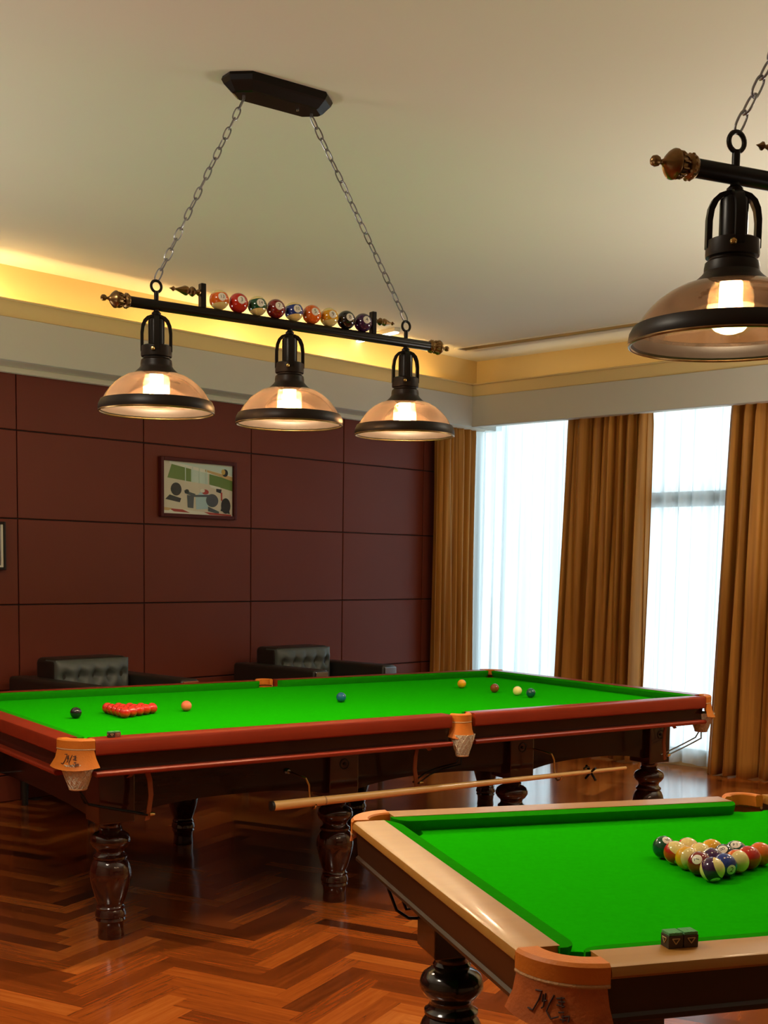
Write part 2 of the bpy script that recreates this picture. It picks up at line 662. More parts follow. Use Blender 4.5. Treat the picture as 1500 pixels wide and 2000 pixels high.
# ------------------------------------------------------------------ curtains (room coords)
def curtain(name, label, cat, group, mat, y0, y1, yt0, yt1, x, z0, z1, folds, amp, seed, thick=.004, axis='n', layers=1, extra=0.0):
    """hanging cloth running along n from y0..y1 at the hem and yt0..yt1 at the heading"""
    rnd = random.Random(seed)
    bm = NB()
    NX, NZ = folds * 22, 26
    ph = [rnd.uniform(-1.5, 1.5) for _ in range(folds + 2)]
    am = [rnd.uniform(.55, 1.25) for _ in range(folds + 2)]
    grid = []
    for j in range(NZ + 1):
        t = j / NZ                                  # 0 hem, 1 heading
        z = z0 + (z1 - z0) * t
        row = []
        for i in range(NX + 1):
            s = i / NX
            k = s * folds
            a = am[int(k)] * (1 - (k % 1)) + am[int(k) + 1] * (k % 1)
            p = ph[int(k)] * (1 - (k % 1)) + ph[int(k) + 1] * (k % 1)
            sw = math.sin(2 * PI * k + p * 1.5 + .35 * math.sin(3 * t + seed))
            sw2 = .38 * math.sin(4 * PI * k * 1.13 + 2 * p + 2.2 * (1 - t)) + .20 * math.sin(6 * PI * k * .93 + 3 * p + 1.4 * t + seed)
            amp_z = amp * (.75 + .35 * (1 - t))
            if t > .93:
                amp_z *= .75
            off = a * amp_z * (sw + sw2)
            yy = (y0 + (y1 - y0) * s) * (1 - t) + (yt0 + (yt1 - yt0) * s) * t
            yy += .25 * amp_z * math.cos(2 * PI * k + p)
            hem = (.012 * math.sin(2 * PI * k * .5 + seed) if j == 0 else 0)
            if axis == 'n':
                row.append(bm.verts.new((x + off, yy, z + hem)))
            else:
                row.append(bm.verts.new((yy, x + off, z + hem)))
        grid.append(row)
    for A, Bv in zip(grid, grid[1:]):
        for i in range(NX):
            bm.faces.new((A[i], A[i + 1], Bv[i + 1], Bv[i]))
    o = room(name, bm, mat, 60)
    if thick:
        sm = o.modifiers.new('cloth thickness', 'SOLIDIFY')
        sm.thickness = thick
        sm.offset = 0
    tag(o, label, cat, group)
    return o

GD = 'gold drapes at the window wall'
GS = 'sheer curtains over the windows'
curtain('drape', 'narrow gold drape in the room corner beside the wine red panelled wall', 'curtain', GD, M_velvet, -.56, -.02, -.565, -.03, -.10, .012, 2.95, 6, .046, 3, axis='w')
curtain('drape', 'wide gold drape hanging between the two sheer white curtains', 'curtain', GD, M_velvet, -1.93, -1.09, -1.935, -1.165, -.075, .012, 2.95, 7, .062, 5)
curtain('drape', 'gold drape at the picture edge, right of both sheers, pooling at the floor', 'curtain', GD, M_velvet, -3.75, -2.56, -3.7, -2.65, -.075, .006, 2.95, 9, .066, 8)
curtain('sheer_curtain', 'wide white sheer curtain next to the room corner, lit from outside', 'curtain', GS, M_sheer, -1.25, -.008, -1.25, -.008, .055, .03, 2.95, 9, .036, 11, thick=0)
curtain('sheer_curtain', 'narrower white sheer curtain with a window crossbar showing through', 'curtain', GS, M_sheer, -2.75, -1.80, -2.75, -1.80, .055, .03, 2.95, 6, .036, 17, thick=0)

# ------------------------------------------------------------------ ceiling fittings
t = thing('ceiling_vent', 'long narrow dark slot vent in the ceiling near the window wall', 'vent')
t.matrix_world = RM
bm = NB()
for a, b in ((-.545, -.525), (-.400, -.330)):
    add_box(bm, (a, -2.3, ZC - .008), (b, -.28, ZC + .004), bevel=.002, seg=1)
for a, b in ((-2.3, -2.28), (-.30, -.28)):
    add_box(bm, (-.525, a, ZC - .008), (-.400, b, ZC + .004), bevel=.002, seg=1)
mob('vent_frame', bm, M_cream, t)
bm = NB()
add_box(bm, (-.524, -2.28, ZC - .003), (-.401, -.30, ZC - .0005))
mob('slot', bm, M_dark, t)

t = thing('strip_light', 'slim lit strip light on the ceiling behind the hanging lamp bar', 'light', (2.08, 3.06, ZC - .03), math.radians(-87.5) + PI)
bm = NB()
add_box(bm, (-.50, -.03, 0), (.50, .03, .03), bevel=.004)
mob('housing', bm, M_cream, t)
bm = NB()
add_box(bm, (-.49, -.022, -.012), (.49, .022, .002), bevel=.005)
mob('diffuser', bm, M_stripglow, t)

# ------------------------------------------------------------------ pictures on the wall
def picture(name, label, x0, x1, z0, z1, fmat, fw, photo):
    t = thing(name, label, 'picture')
    t.matrix_world = RM @ Matrix.Translation((x0, -.001, z0))
    W_, H_ = x1 - x0, z1 - z0
    bm = NB()
    for lo, hi in (((0, -.035, 0), (fw, 0, H_)), ((W_ - fw, -.035, 0), (W_, 0, H_)), ((fw, -.035, 0), (W_ - fw, 0, fw)), ((fw, -.035, H_ - fw), (W_ - fw, 0, H_))):
        add_box(bm, lo, hi, bevel=.004)
    mob('picture_frame', bm, fmat, t)
    photo(t, fw, W_, H_)
    return t

PC = {k: pbr('photo_' + k, c, .5) for k, c in dict(track=(.80, .69, .55), green=(.17, .27, .06), pale=(.70, .82, .74), sky=(.92, .90, .80), black=(.018, .020, .024),
      grey=(.085, .10, .12), car=(.48, .66, .72), white=(.9, .85, .75), red=(.48, .045, .03), orange=(.72, .45, .2), gold=(.75, .5, .12)).items()}
def racing_photo(t, fw, W_, H_):
    w_, h_ = W_ - 2 * fw, H_ - 2 * fw
    bm = NB()
    keys = list(PC)
    lay = [0]
    def poly(key, pts):
        lay[0] += 1
        y = -.010 - .00012 * lay[0]
        f = bm.faces.new([bm.verts.new((fw + a * w_, y, fw + b * h_)) for a, b in pts])
        f.material_index = keys.index(key)
    def ell(key, cx, cy, rx, ry, k=18):
        poly(key, [(min(1, max(0, cx + rx * math.cos(2 * PI * i / k))), min(1, max(0, cy + ry * math.sin(2 * PI * i / k)))) for i in range(k)])
    poly('track', [(0, 0), (1, 0), (1, 1), (0, 1)])
    poly('pale', [(.1, .98), (1, .78), (1, .98)])
    poly('green', [(.07, .68), (.13, .95), (.40, .93), (.40, .63)])
    poly('pale', [(.40, .63), (.40, .93), (.64, .86), (.64, .60)])
    poly('green', [(.66, .86), (1, .74), (1, .50), (.84, .55), (.66, .6)])
    poly('sky', [(.1, 1), (1, .80), (1, .72), (.1, .95)])
    poly('orange', [(.6, .89), (1, .78), (1, .70), (.6, .85)])
    ell('black', .89, .85, .045, .075)
    ell('gold', .865, .865, .03, .055)
    poly('white', [(.66, .60), (.82, .56), (.82, .50), (.68, .55)])
    poly('black', [(.76, .53), (.84, .52), (.83, .44), (.76, .47)])
    poly('red', [(.825, .46), (.85, .46), (.85, .30), (.83, .30)])
    ell('black', .19, .47, .075, .125)
    poly('black', [(.04, .27), (.24, .22), (.26, .30), (.10, .36)])
    poly('grey', [(.30, .46), (.46, .40), (.45, .34), (.31, .40)])
    ell('black', .34, .44, .03, .04)
    poly('grey', [(.34, .37), (.44, .36), (.43, .12), (.35, .13)])
    poly('car', [(.46, .34), (.53, .44), (.64, .43), (.64, .12), (.47, .10)])
    poly('grey', [(.44, .38), (.68, .40), (.68, .36), (.44, .34)])
    ell('red', .60, .45, .05, .05)
    ell('white', .56, .47, .035, .035)
    ell('grey', .70, .29, .09, .13)
    poly('grey', [(.64, .17), (.80, .08), (.80, .03), (.64, .08)])
    ell('black', .90, .20, .07, .155)
    poly('black', [(.82, .10), (.96, .04), (.95, .15), (.84, .16)])
    poly('white', [(0, .115), (1, .015), (1, 0), (0, 0)])
    poly('red', [(.08, .10), (.28, .085), (.38, .03), (.16, .04)])
    poly('red', [(.58, .06), (.98, .03), (.98, .0), (.66, .012)])
    poly('orange', [(.0, .12), (.14, .10), (.08, .055), (.0, .06)])
    for i in range(4):
        a = .31 + .1 * i
        poly('pale', [(a, .92), (a + .012, .92), (a + .012, .62), (a, .62)])
    # backing board behind the print gives it thickness
    add_box(bm, (fw - .004, -.0098, fw - .004), (W_ - fw + .004, -.002, H_ - fw + .004), mi=keys.index('track'))
    me = bpy.data.meshes.new('photo_print')
    bm.to_mesh(me)
    bm.free()
    for k in keys:
        me.materials.append(PC[k])
    o = link(bpy.data.objects.new('photo_print', me))
    o.parent = t
    g = NB()
    add_box(g, (fw - .002, -.020, fw - .002), (W_ - fw + .002, -.018, H_ - fw + .002))
    mob('glazing', g, M_pglass, t)
picture('framed_picture', 'red wood framed picture of an open wheel racing car on the panelled wall', -3.405, -2.715, 1.893, 2.316, M_frame, .026, racing_photo)
def dark_photo(t, fw, W_, H_):
    bm = NB()
    add_box(bm, (fw - .002, -.015, fw - .002), (W_ - fw + .002, -.002, H_ - fw + .002))
    mob('photo_print', bm, M_rubber, t)
    bm = NB()
    add_box(bm, (W_ - fw - .012, -.03, fw), (W_ - fw + .001, -.012, H_ - fw), bevel=.002)
    add_box(bm, (fw, -.03, fw), (W_ - fw - .012, -.012, fw + .012), bevel=.002)
    mob('inner_slip', bm, M_cream, t)
picture('framed_picture', 'dark framed picture with a pale inner edge, cut off at the left picture edge', -5.05, -4.612, 1.505, 1.812, M_blackmatt, .018, dark_photo)

# ------------------------------------------------------------------ armchairs
def make_armchair(label, wx, off, group, cap):
    """club chair, back to the panelled wall; local x along wall, -y out into the room"""
    t = thing('armchair', label, 'armchair', group=group)
    t.matrix_world = RM @ Matrix.Translation((wx, -off, 0))
    hw = .42
    bm = NB()
    add_box(bm, (-hw + .14, -.80, .26), (hw - .14, -.16, .36), bevel=.02)
    mob('seat_base', bm, M_armdark, t, 40)
    bm = NB()
    add_box(bm, (-hw + .145, -.84, .34), (hw - .145, -.20, .48), bevel=.045, seg=4)
    mob('seat_cushion', bm, M_armgrey, t, 40)
    bm = NB()
    add_box(bm, (-hw + .02, -.17, .25), (hw - .02, 0, .83), bevel=.03, seg=3)
    mob('back_frame', bm, M_armdark, t, 40)
    # tufted cushion: grid front with dimples
    bm = NB()
    add_box(bm, (-.275, -.34, .46), (.275, -.10, .955), bevel=.035, seg=4)
    bk = mob('back_cushion', bm, M_armdark, t, 40)
    bm = NB()
    NXc, NZc = 40, 36
    rows = []
    btn = [(-.21 + .105 * i + (.06 if j % 2 else 0), .84 - .115 * j) for j in range(4) for i in range(5 - (j % 2))]
    for j in range(NZc + 1):
        r = []
        for i in range(NXc + 1):
            x = -.27 + .54 * i / NXc
            z = .47 + .475 * j / NZc
            ex = min(i, NXc - i) / NXc
            ez = min(j, NZc - j) / NZc
            y = -.34 - .045 * (min(1, ex * 7) * min(1, ez * 7)) ** .5
            for bx, bz in btn:
                d2 = (x - bx) ** 2 + (z - bz) ** 2
                y += .040 * math.exp(-d2 / .0010)
                y += .012 * math.exp(-((x - bx) ** 2) / .0002) * math.exp(-d2 / .006)
            r.append(bm.verts.new((x, y, z)))
        rows.append(r)
    for A, Bv in zip(rows, rows[1:]):
        for i in range(NXc):
            bm.faces.new((A[i], A[i + 1], Bv[i + 1], Bv[i]))
    for j in (0, NZc):
        bl = [bm.verts.new((v.co.x, -.22, v.co.z)) for v in rows[j]]
        for i in range(NXc):
            bm.faces.new((rows[j][i], rows[j][i + 1], bl[i + 1], bl[i]))
    for i in (0, NXc):
        bl = [bm.verts.new((r[i].co.x, -.22, r[i].co.z)) for r in rows]
        for j in range(NZc):
            bm.faces.new((rows[j][i], rows[j + 1][i], bl[j + 1], bl[j]))
    tf = mob('tufted_front', bm, M_armgrey, bk, 70)
    tf['label'] = 'grey button tufted front of the back cushion'
    for s in (-1, 1):
        bm = NB()
        a, b = sorted((s * hw, s * (hw - .14)))
        add_box(bm, (a, -.90, .25), (b, -.02, .835), bevel=.022, seg=3)
        arm = mob('armrest', bm, M_armdark, t, 40)
        bm = NB()
        add_box(bm, (a + .01, -.91, .70), (b - .01, -.895, .822), bevel=.004)
        e = mob('arm_end', bm, M_steel if cap else M_strap, arm)
    for x in (-hw + .08, hw - .08):
        for y in (-.83, -.07):
            bm = NB()
            add_lathe(bm, [(0, 0), (.020, 0), (.028, .26), (0, .26)], 12, Matrix.Translation((x, y, 0)))
            mob('foot', bm, M_armdark, t, 40)
    return t
make_armchair('dark leather armchair against the panelled wall, behind the red balls', -4.24, .10, 'armchairs along the panelled wall', False)
make_armchair('dark leather armchair with silvery arm ends, by the wall nearer the windows', -2.40, .10, 'armchairs along the panelled wall', True)

# ------------------------------------------------------------------ billiard tables
LEGPROF = [(.060, .497), (.047, .485), (.044, .470), (.050, .462), (.046, .452), (.062, .446), (.076, .436), (.083, .420), (.083, .405), (.072, .388), (.060, .378),
           (.056, .366), (.060, .356), (.070, .348), (.070, .340), (.064, .334), (.074, .322), (.081, .306), (.085, .288), (.087, .272), (.084, .250), (.078, .222),
           (.069, .190), (.060, .160), (.053, .148), (.054, .138), (.060, .132), (.056, .124), (.062, .112), (.064, .096), (.058, .088), (.062, .078), (.054, .068),
           (.052, .040), (.055, .010), (.053, 0), (0, 0)]

def make_pocket(T, name, c, aim, sweep, ro, ri, H, mats, stamp, netz, skirt=.07, flare=.022, netr=.062, net_out=0.02):
    """leather pocket: band, welt, flared skirt and string net; aim = outward direction"""
    m_top, m_skirt = mats
    a0, a1 = aim - sweep / 2, aim + sweep / 2
    bm = NB()
    z1, z0 = H + .003, H - .033
    prof = [(ri, z1 - .004), (ri + .004, z1), (ro - .006, z1), (ro, z1 - .006), (ro, z0), (ro - .008, z0), (ri + .004, z0)]
    arc_solid(bm, c, prof, a0, a1, 24)
    band = mob(name, bm, m_top, T, 35)
    # welt
    bm = NB()
    pts = [(c[0] + (ro - .003) * math.cos(a0 + (a1 - a0) * i / 24), c[1] + (ro - .003) * math.sin(a0 + (a1 - a0) * i / 24), z0 - .004) for i in range(25)]
    add_tube(bm, pts, .0045, 8)
    mob('welt', bm, M_welt, band, 40)
    # skirt: flared band
    bm = NB()
    sa0, sa1 = aim - sweep * .47, aim + sweep * .47
    fan = (.12 if flare > .02 else .05) if sweep < 2 else .05
    zt, zb = z0 - .006, z0 - .006 - skirt
    K = 24
    rings = []
    for i in range(K + 1):
        u = i / K
        a_ = sa0 + (sa1 - sa0) * u
        dip = -.010 * math.sin(PI * u)
        ring = []
        for f in (0, .5, 1):
            r = ro + flare * f * f
            ring.append((r, zt + (zb + dip - zt) * f, a_ + (u - .5) * 2 * fan * f))
        out = [bm.verts.new((c[0] + r * math.cos(a), c[1] + r * math.sin(a), z)) for r, z, a in ring]
        inn = [bm.verts.new((c[0] + (r - .005) * math.cos(a), c[1] + (r - .005) * math.sin(a), z)) for r, z, a in ring[::-1]]
        rings.append(out + inn)
    for A, Bv in zip(rings, rings[1:]):
        for i in range(6):
            bm.faces.new((A[i], A[(i + 1) % 6], Bv[(i + 1) % 6], Bv[i]))
    bm.faces.new(rings[0])
    bm.faces.new(rings[-1][::-1])
    mob('leather_skirt', bm, m_skirt, band, 50)
    if stamp:
        def on(u, v):        # u across -1..1, v 0..1 down the skirt, on the outer surface
            f = v
            a = aim + u * .44
            r = ro + flare * f * f + .0012
            return (c[0] + r * math.cos(a), c[1] + r * math.sin(a), zt + (zb - zt) * f)
        strokes = [[(-.62, .24), (-.40, .22), (-.46, .45), (-.60, .78)], [(-.78, .74), (-.62, .76)], [(-.26, .26), (-.28, .62), (-.34, .66)], [(-.34, .30), (-.34, .50)],
                   [(-.20, .44), (-.30, .46)], [(.02, .26), (-.10, .50), (-.16, .70), (.0, .86), (.22, .78)], [(.10, .34), (.34, .30)], [(.16, .42), (.36, .40)], [(.12, .50), (.36, .52)],
                   [(.24, .28), (.30, .56)], [(.20, .68), (.36, .66)], [(.30, .78), (.52, .74), (.50, .88)], [(.26, .84), (.44, .84)], [(.34, .72), (.36, .90)]]
        bm = NB()
        for st in strokes:
            dense = []
            for (u0, v0), (u1, v1) in zip(st, st[1:]):
                for q in range(4):
                    dense.append(on(-(u0 + (u1 - u0) * q / 4), v0 + (v1 - v0) * q / 4) if stamp < 0 else on(u0 + (u1 - u0) * q / 4, v0 + (v1 - v0) * q / 4))
            u1, v1 = st[-1]
            dense.append(on(-u1 if stamp < 0 else u1, v1))
            add_tube(bm, dense, .0015, 6)
        mob('maker_stamp', bm, M_stamp, band)
    # net bag
    bm = NB()
    ox, oy = c[0] + net_out * math.cos(aim), c[1] + net_out * math.sin(aim)
    zn = zb + .012
    prof = [(netr, zn), (netr * .93, zn - .02), (netr * .78, zn - netz * .45), (netr * .58, zn - netz * .8), (netr * .46, zn - netz), (netr * .30, zn - netz - .004), (netr * .28, zn - netz + .01), (netr * .5, zn - netz * .7), (netr * .8, zn - .02)]
    add_lathe(bm, prof, 28, Matrix.Translation((ox, oy, 0)))
    # knotted cord over the bag
    for k in range(14):
        for sgn in (-1, 1):
            pts = []
            for q in range(9):
                tt = q / 8
                rr = netr * (1 - .52 * tt ** 1.1) + .001
                aa = 2 * PI * k / 14 + sgn * tt * 1.1
                pts.append((ox + rr * math.cos(aa), oy + rr * math.sin(aa), zn - netz * tt))
            add_tube(bm, pts, .0016, 5)
    net = mob('net', bm, M_net, band, 60)
    bm = NB()
    pts = [(ox + netr * .46 * math.cos(2 * PI * i / 20), oy + netr * .46 * math.sin(2 * PI * i / 20), zn - netz - .002) for i in range(20)]
    add_tube(bm, pts, .0045, 8, closed=True)
    mob('net_ring', bm, M_welt, band, 40)
    return (ox, oy, zn - netz)

def make_table(T, P):
    X0, X1, Y0, Y1, H = P['X0'], P['X1'], P['Y0'], P['Y1'], P['H']
    ww, cw, rc, rm, mx = P['wood'], P['cush'], P['rc'], P['rm'], P['midx']
    zb = H - P['bed']
    # ---- slate bed with cloth, notched at the pockets
    ox = ww - .015
    bx0, bx1, by0, by1 = X0 + ox, X1 - ox, Y0 + ox, Y1 - ox
    hr = P['ri'] + .004
    cc = [((X0 + rc, Y0 + rc), 225), ((X1 - rc, Y0 + rc), 315), ((X1 - rc, Y1 - rc), 45), ((X0 + rc, Y1 - rc), 135)]
    bm = NB()
    pts = []
    def notch(cx, cy, a_s, a_e, r, k=12):
        for i in range(k + 1):
            a = math.radians(a_s + (a_e - a_s) * i / k)
            pts.append((cx + r * math.cos(a), cy + r * math.sin(a)))
    # walk anticlockwise from lower left
    hm = P['mri'] + .003
    g = rc - ox
    def corner(cx, cy, a):
        # hole opening facing the middle; arc runs on the inner side
        pass
    x, y = cc[0][0]
    # corners: bed stops at a chamfer that follows the inner lip of the hole
    for idx, ((cx, cy), aim) in enumerate(cc):
        r = hr * .80
        dx, dy = math.cos(math.radians(aim)), math.sin(math.radians(aim))
        sx, sy = cx, cy
        a_s, a_e = aim - 90, aim - 270
        pa = (sx + r * math.cos(math.radians(a_s)), sy + r * math.sin(math.radians(a_s)))
        # approach order anticlockwise: enters from the previous side, leaves on the next
        notch(sx, sy, aim - 90 - 0, aim - 270, r) if False else None
        ent = {225: (bx0, cy), 315: (cx, by0), 45: (bx1, cy), 135: (cx, by1)}[aim]
        lev = {225: (cx, by0), 315: (bx1, cy), 45: (cx, by1), 135: (bx0, cy)}[aim]
        pts.append(ent)
        for q in range(9):
            a = math.radians(aim + 180 + 75 * (1 - q / 4))
            pts.append((cx + dx * .0 + r * math.cos(a), cy + dy * .0 + r * math.sin(a)))
        pts.append(lev)
        if aim == 225:
            pts.append((mx - hm, by0)); pts.append((mx - hm * .7, by0 + .012)); pts.append((mx + hm * .7, by0 + .012)); pts.append((mx + hm, by0))
        if aim == 45:
            pts.append((mx + hm, by1)); pts.append((mx + hm * .7, by1 - .012)); pts.append((mx - hm * .7, by1 - .012)); pts.append((mx - hm, by1))
    add_prism(bm, pts, zb - .05, zb)
    mob('cloth_bed', bm, M_cloth, T)
    # ---- cushions
    slope = .0025
    def cushion(p0, p1, inward, ca, cb):
        bm = NB()
        p0, p1, iv = Vector((*p0, 0)), Vector((*p1, 0)), Vector((*inward, 0))
        d = (p1 - p0).normalized()
        L = (p1 - p0).length
        out = [(0, 0), (L, 0)]
        def end(cut):       # from back to nose, a rounded jaw
            return [(cut * (1 - math.cos(t_ * PI / 2)) , cw * math.sin(t_ * PI / 2)) for t_ in (.25, .5, .7, .85, 1.0)]
        ol = [(0, 0), (L, 0)] + [(L - a, b) for a, b in end(cb)] + [(a, b) for a, b in end(ca)][::-1]
        top, mid, bot = [], [], []
        for a, b in ol:
            v = p0 + d * a + iv * b
            f = b / cw
            top.append(bm.verts.new((v.x, v.y, H - .001 - slope * f * 2)))
            mid.append(bm.verts.new((v.x, v.y, H - .009 - slope * f)))
            vb = p0 + d * a + iv * b * .70
            bot.append(bm.verts.new((vb.x, vb.y, zb - .001)))
        k = len(ol)
        bm.faces.new(top)
        bm.faces.new(bot[::-1])
        for A, Bv in ((top, mid), (mid, bot)):
            for i in range(k):
                bm.faces.new((A[i], A[(i + 1) % k], Bv[(i + 1) % k], Bv[i]))
        mob('cushion', bm, P['m_cush'], T, 30)
    e = ww - .004
    cj = P['jaw']
    for (ya, s) in ((Y0, 1), (Y1, -1)):
        yy = ya + s * e
        cushion((X0 + rc + P['cin'], yy), (mx - rm + .004, yy), (0, s), cj, cj * .6)
        cushion((mx + rm - .004, yy), (X1 - rc - P['cin'], yy), (0, s), cj * .6, cj)
    for (xa, s) in ((X0, 1), (X1, -1)):
        xx = xa + s * e
        cushion((xx, Y0 + rc + P['cin']), (xx, Y1 - rc - P['cin']), (s, 0), cj, cj)
    # ---- wooden rails (cap), apron and moulding
    cap = P['cap']
    capprof = [(0, H), (ww - .012, H), (ww - .004, H - .004), (ww, H - .013), (ww, H - cap + .006), (ww - .006, H - cap), (0, H - cap)]
    apr = [(.02, H - cap), (ww - P['arec'], H - cap), (ww - P['arec'] - .006, H - P['apr']), (.02, H - P['apr'])]
    apr = [(a, b + .001 if b == H - cap else b) for a, b in apr]
    mo = ww + P['mout']
    zm = H - P['apr']
    mt = P['mth']
    mold = [(.02, zm), (mo - .006, zm), (mo, zm - mt * .3), (mo, zm - mt * .7), (mo - .006, zm - mt), (.02, zm - mt)]
    sides = []
    for (ya, s) in ((Y0, 1), (Y1, -1)):
        sides.append(((X0 + rc, ya + s * ww), (mx - rm, ya + s * ww), (0, -s)))
        sides.append(((mx + rm, ya + s * ww), (X1 - rc, ya + s * ww), (0, -s)))
    for (xa, s) in ((X0, 1), (X1, -1)):
        sides.append(((xa + s * ww, Y0 + rc), (xa + s * ww, Y1 - rc), (-s, 0)))
    for p0, p1, out in sides:
        bm = NB()
        sweep_profile(bm, capprof, p0, p1, out)
        r = mob('rail', bm, P['m_rail'], T, 35)
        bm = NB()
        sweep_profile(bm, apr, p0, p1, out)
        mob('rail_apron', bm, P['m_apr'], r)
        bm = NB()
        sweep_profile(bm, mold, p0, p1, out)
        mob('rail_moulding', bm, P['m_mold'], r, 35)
    # ---- body under the slate
    bx0, bx1, by0, by1 = P['body']
    zt, zq, za, zl = zm - mt + .004, P['zq'], P['zarch'], P['zlow']
    bm = NB()
    add_box(bm, (bx0 + .03, by0 + .03, zt - .02), (bx1 - .03, by1 - .03, zb - .051))
    LX = P['legs_x']
    LXF = P.get('legs_far', LX)
    def panel(bm, a, b, fixed, axis, outdir):
        """upper board and arched valance between two legs"""
        t1 = .028
        def bx(lo, hi):
            add_box(bm, lo, hi)
        if axis == 'x':
            y_a, y_b = sorted((fixed, fixed - outdir * t1))
            bx((a, y_a, zq), (b, y_b, zt))
        else:
            x_a, x_b = sorted((fixed, fixed - outdir * t1))
            bx((x_a, a, zq), (x_b, b, zt))
        if zl is None:
            return
        K = 16
        ol = [(b, zq + .001), (a, zq + .001)]
        for i in range(K + 1):
            u = i / K
            ze = P.get('zarch_end', za) if axis == 'y' else za
            zz = zl + (ze - zl) * (1 - abs(2 * u - 1) ** 2.6)
            ol.append((a + (b - a) * u, zz))
        off = outdir * .007
        if axis == 'x':
            M = frame_M((0, fixed - off, 0), (1, 0, 0), (0, 0, 1), (0, -outdir, 0))
        else:
            M = frame_M((fixed - off, 0, 0), (0, 1, 0), (0, 0, 1), (-outdir, 0, 0))
        add_prism(bm, ol, 0, t1 - .008, M)
    for a, b in zip(LX, LX[1:]):
        panel(bm, a, b, by0, 'x', -1)
        panel(bm, a, b, by1, 'x', 1)
    panel(bm, P['legs_y'][0], P['legs_y'][1], bx0, 'y', -1)
    panel(bm, P['legs_y'][0], P['legs_y'][1], bx1, 'y', 1)
    mob('table_frame', bm, P['m_body'], T)
    # ---- legs
    bs, zk = P['block'], P['zblock']
    for iy, y in enumerate(P['legs_y']):
        for ix, x in enumerate(LXF if iy else LX):
            bm = NB()
            add_lathe(bm, [(r * P['legr'], z * zk / .497) for r, z in LEGPROF], 28)
            leg = mob('leg', bm, P['m_leg'], T, 40, (x, y, 0))
            bm = NB()
            add_box(bm, (-bs / 2, -bs / 2, zk - .002), (bs / 2, bs / 2, zt - .002), bevel=.005)
            mob('leg_block', bm, P['m_leg'], leg)
            if P.get('bolts') and 0 < ix:
                bm = NB()
                s = -1 if iy == 0 else 1
                M = frame_M((.0, s * (bs / 2 + .001), .655), (1, 0, 0), (0, 0, 1), (0, s, 0))
                add_lathe(bm, [(.026, -.003), (.026, .0015), (.021, .002), (.019, -.001), (.008, -.0015), (.007, .006), (0, .007)], 20, M)
                mob('bolt_cap', bm, M_rubber, leg, 40)
    # ---- pockets
    info = []
    for (cx, cy), aim in cc:
        st = P['stamp'] if (cx < 0 and cy < (Y0 + Y1) / 2) else 0
        info.append(make_pocket(T, 'corner_pocket', (cx, cy), math.radians(aim), math.radians(88), rc, P['ri'], H, P['m_pock'], st, P['netz'], P['skirt'] if aim == 225 or P.get('bolts') else .014, P['flare'] if aim == 225 or P.get('bolts') else .003, P['netr'], P['netout'] if aim == 225 or P.get('bolts') else 0))
    for cy, aim in ((Y0 + .036, 270), (Y1 - .036, 90)):
        info.append(make_pocket(T, 'middle_pocket', (mx, cy), math.radians(aim), math.radians(176), P['mro'], P['mri'], H, P['m_pock'], 0, P['netz'], P['skirt'], .016, P['netr'] * .85, .028))
    return info

# -- far table: full-size snooker table
S = thing('snooker_table', 'full size snooker table with red mahogany rails, far table by the panelled wall', 'billiard table', (0, 0, 0))
SP = dict(X0=-1.86, X1=1.82, Y0=-1.0, Y1=.965, H=.88, bed=.040, wood=.085, cush=.048, rc=.115, ri=.072, rm=.068, mro=.058, mri=.036, midx=.045, jaw=.07, cin=-.005,
          cap=.062, apr=.125, arec=.022, mout=.010, mth=.020, m_rail=M_mahog, m_apr=M_dark, m_mold=M_mahog, m_body=M_dark, m_leg=M_leg, m_cush=M_cush,
          body=(-1.64, 1.68, -.745, .785), zq=.575, zarch=.56, zlow=.50, zarch_end=.522, legs_x=[-1.57, -.47, .60, 1.60], legs_far=[-1.72, -.57, .58, 1.60], legs_y=[-.70, .74], block=.155, zblock=.497, legr=1.0,
          bolts=True, m_pock=(M_leather, M_leather), stamp=1, netz=.100, skirt=.066, flare=.024, netr=.068, netout=.066)
si = make_table(S, SP)

def tube_part(name, pts, r, mat, parent, n_=8):
    bm = NB()
    add_tube(bm, pts, r, n_)
    return mob(name, bm, mat, parent, 50)

def ribbon(bm, pts, width_vec, thick_vec):
    wv, tv = Vector(width_vec), Vector(thick_vec)
    rings = []
    for p in pts:
        p = Vector(p)
        rings.append([bm.verts.new(p + wv * a + tv * b) for a, b in ((-.5, -.5), (.5, -.5), (.5, .5), (-.5, .5))])
    for A, Bv in zip(rings, rings[1:]):
        for i in range(4):
            bm.faces.new((A[i], A[(i + 1) % 4], Bv[(i + 1) % 4], Bv[i]))
    bm.faces.new(rings[0])
    bm.faces.new(rings[-1][::-1])

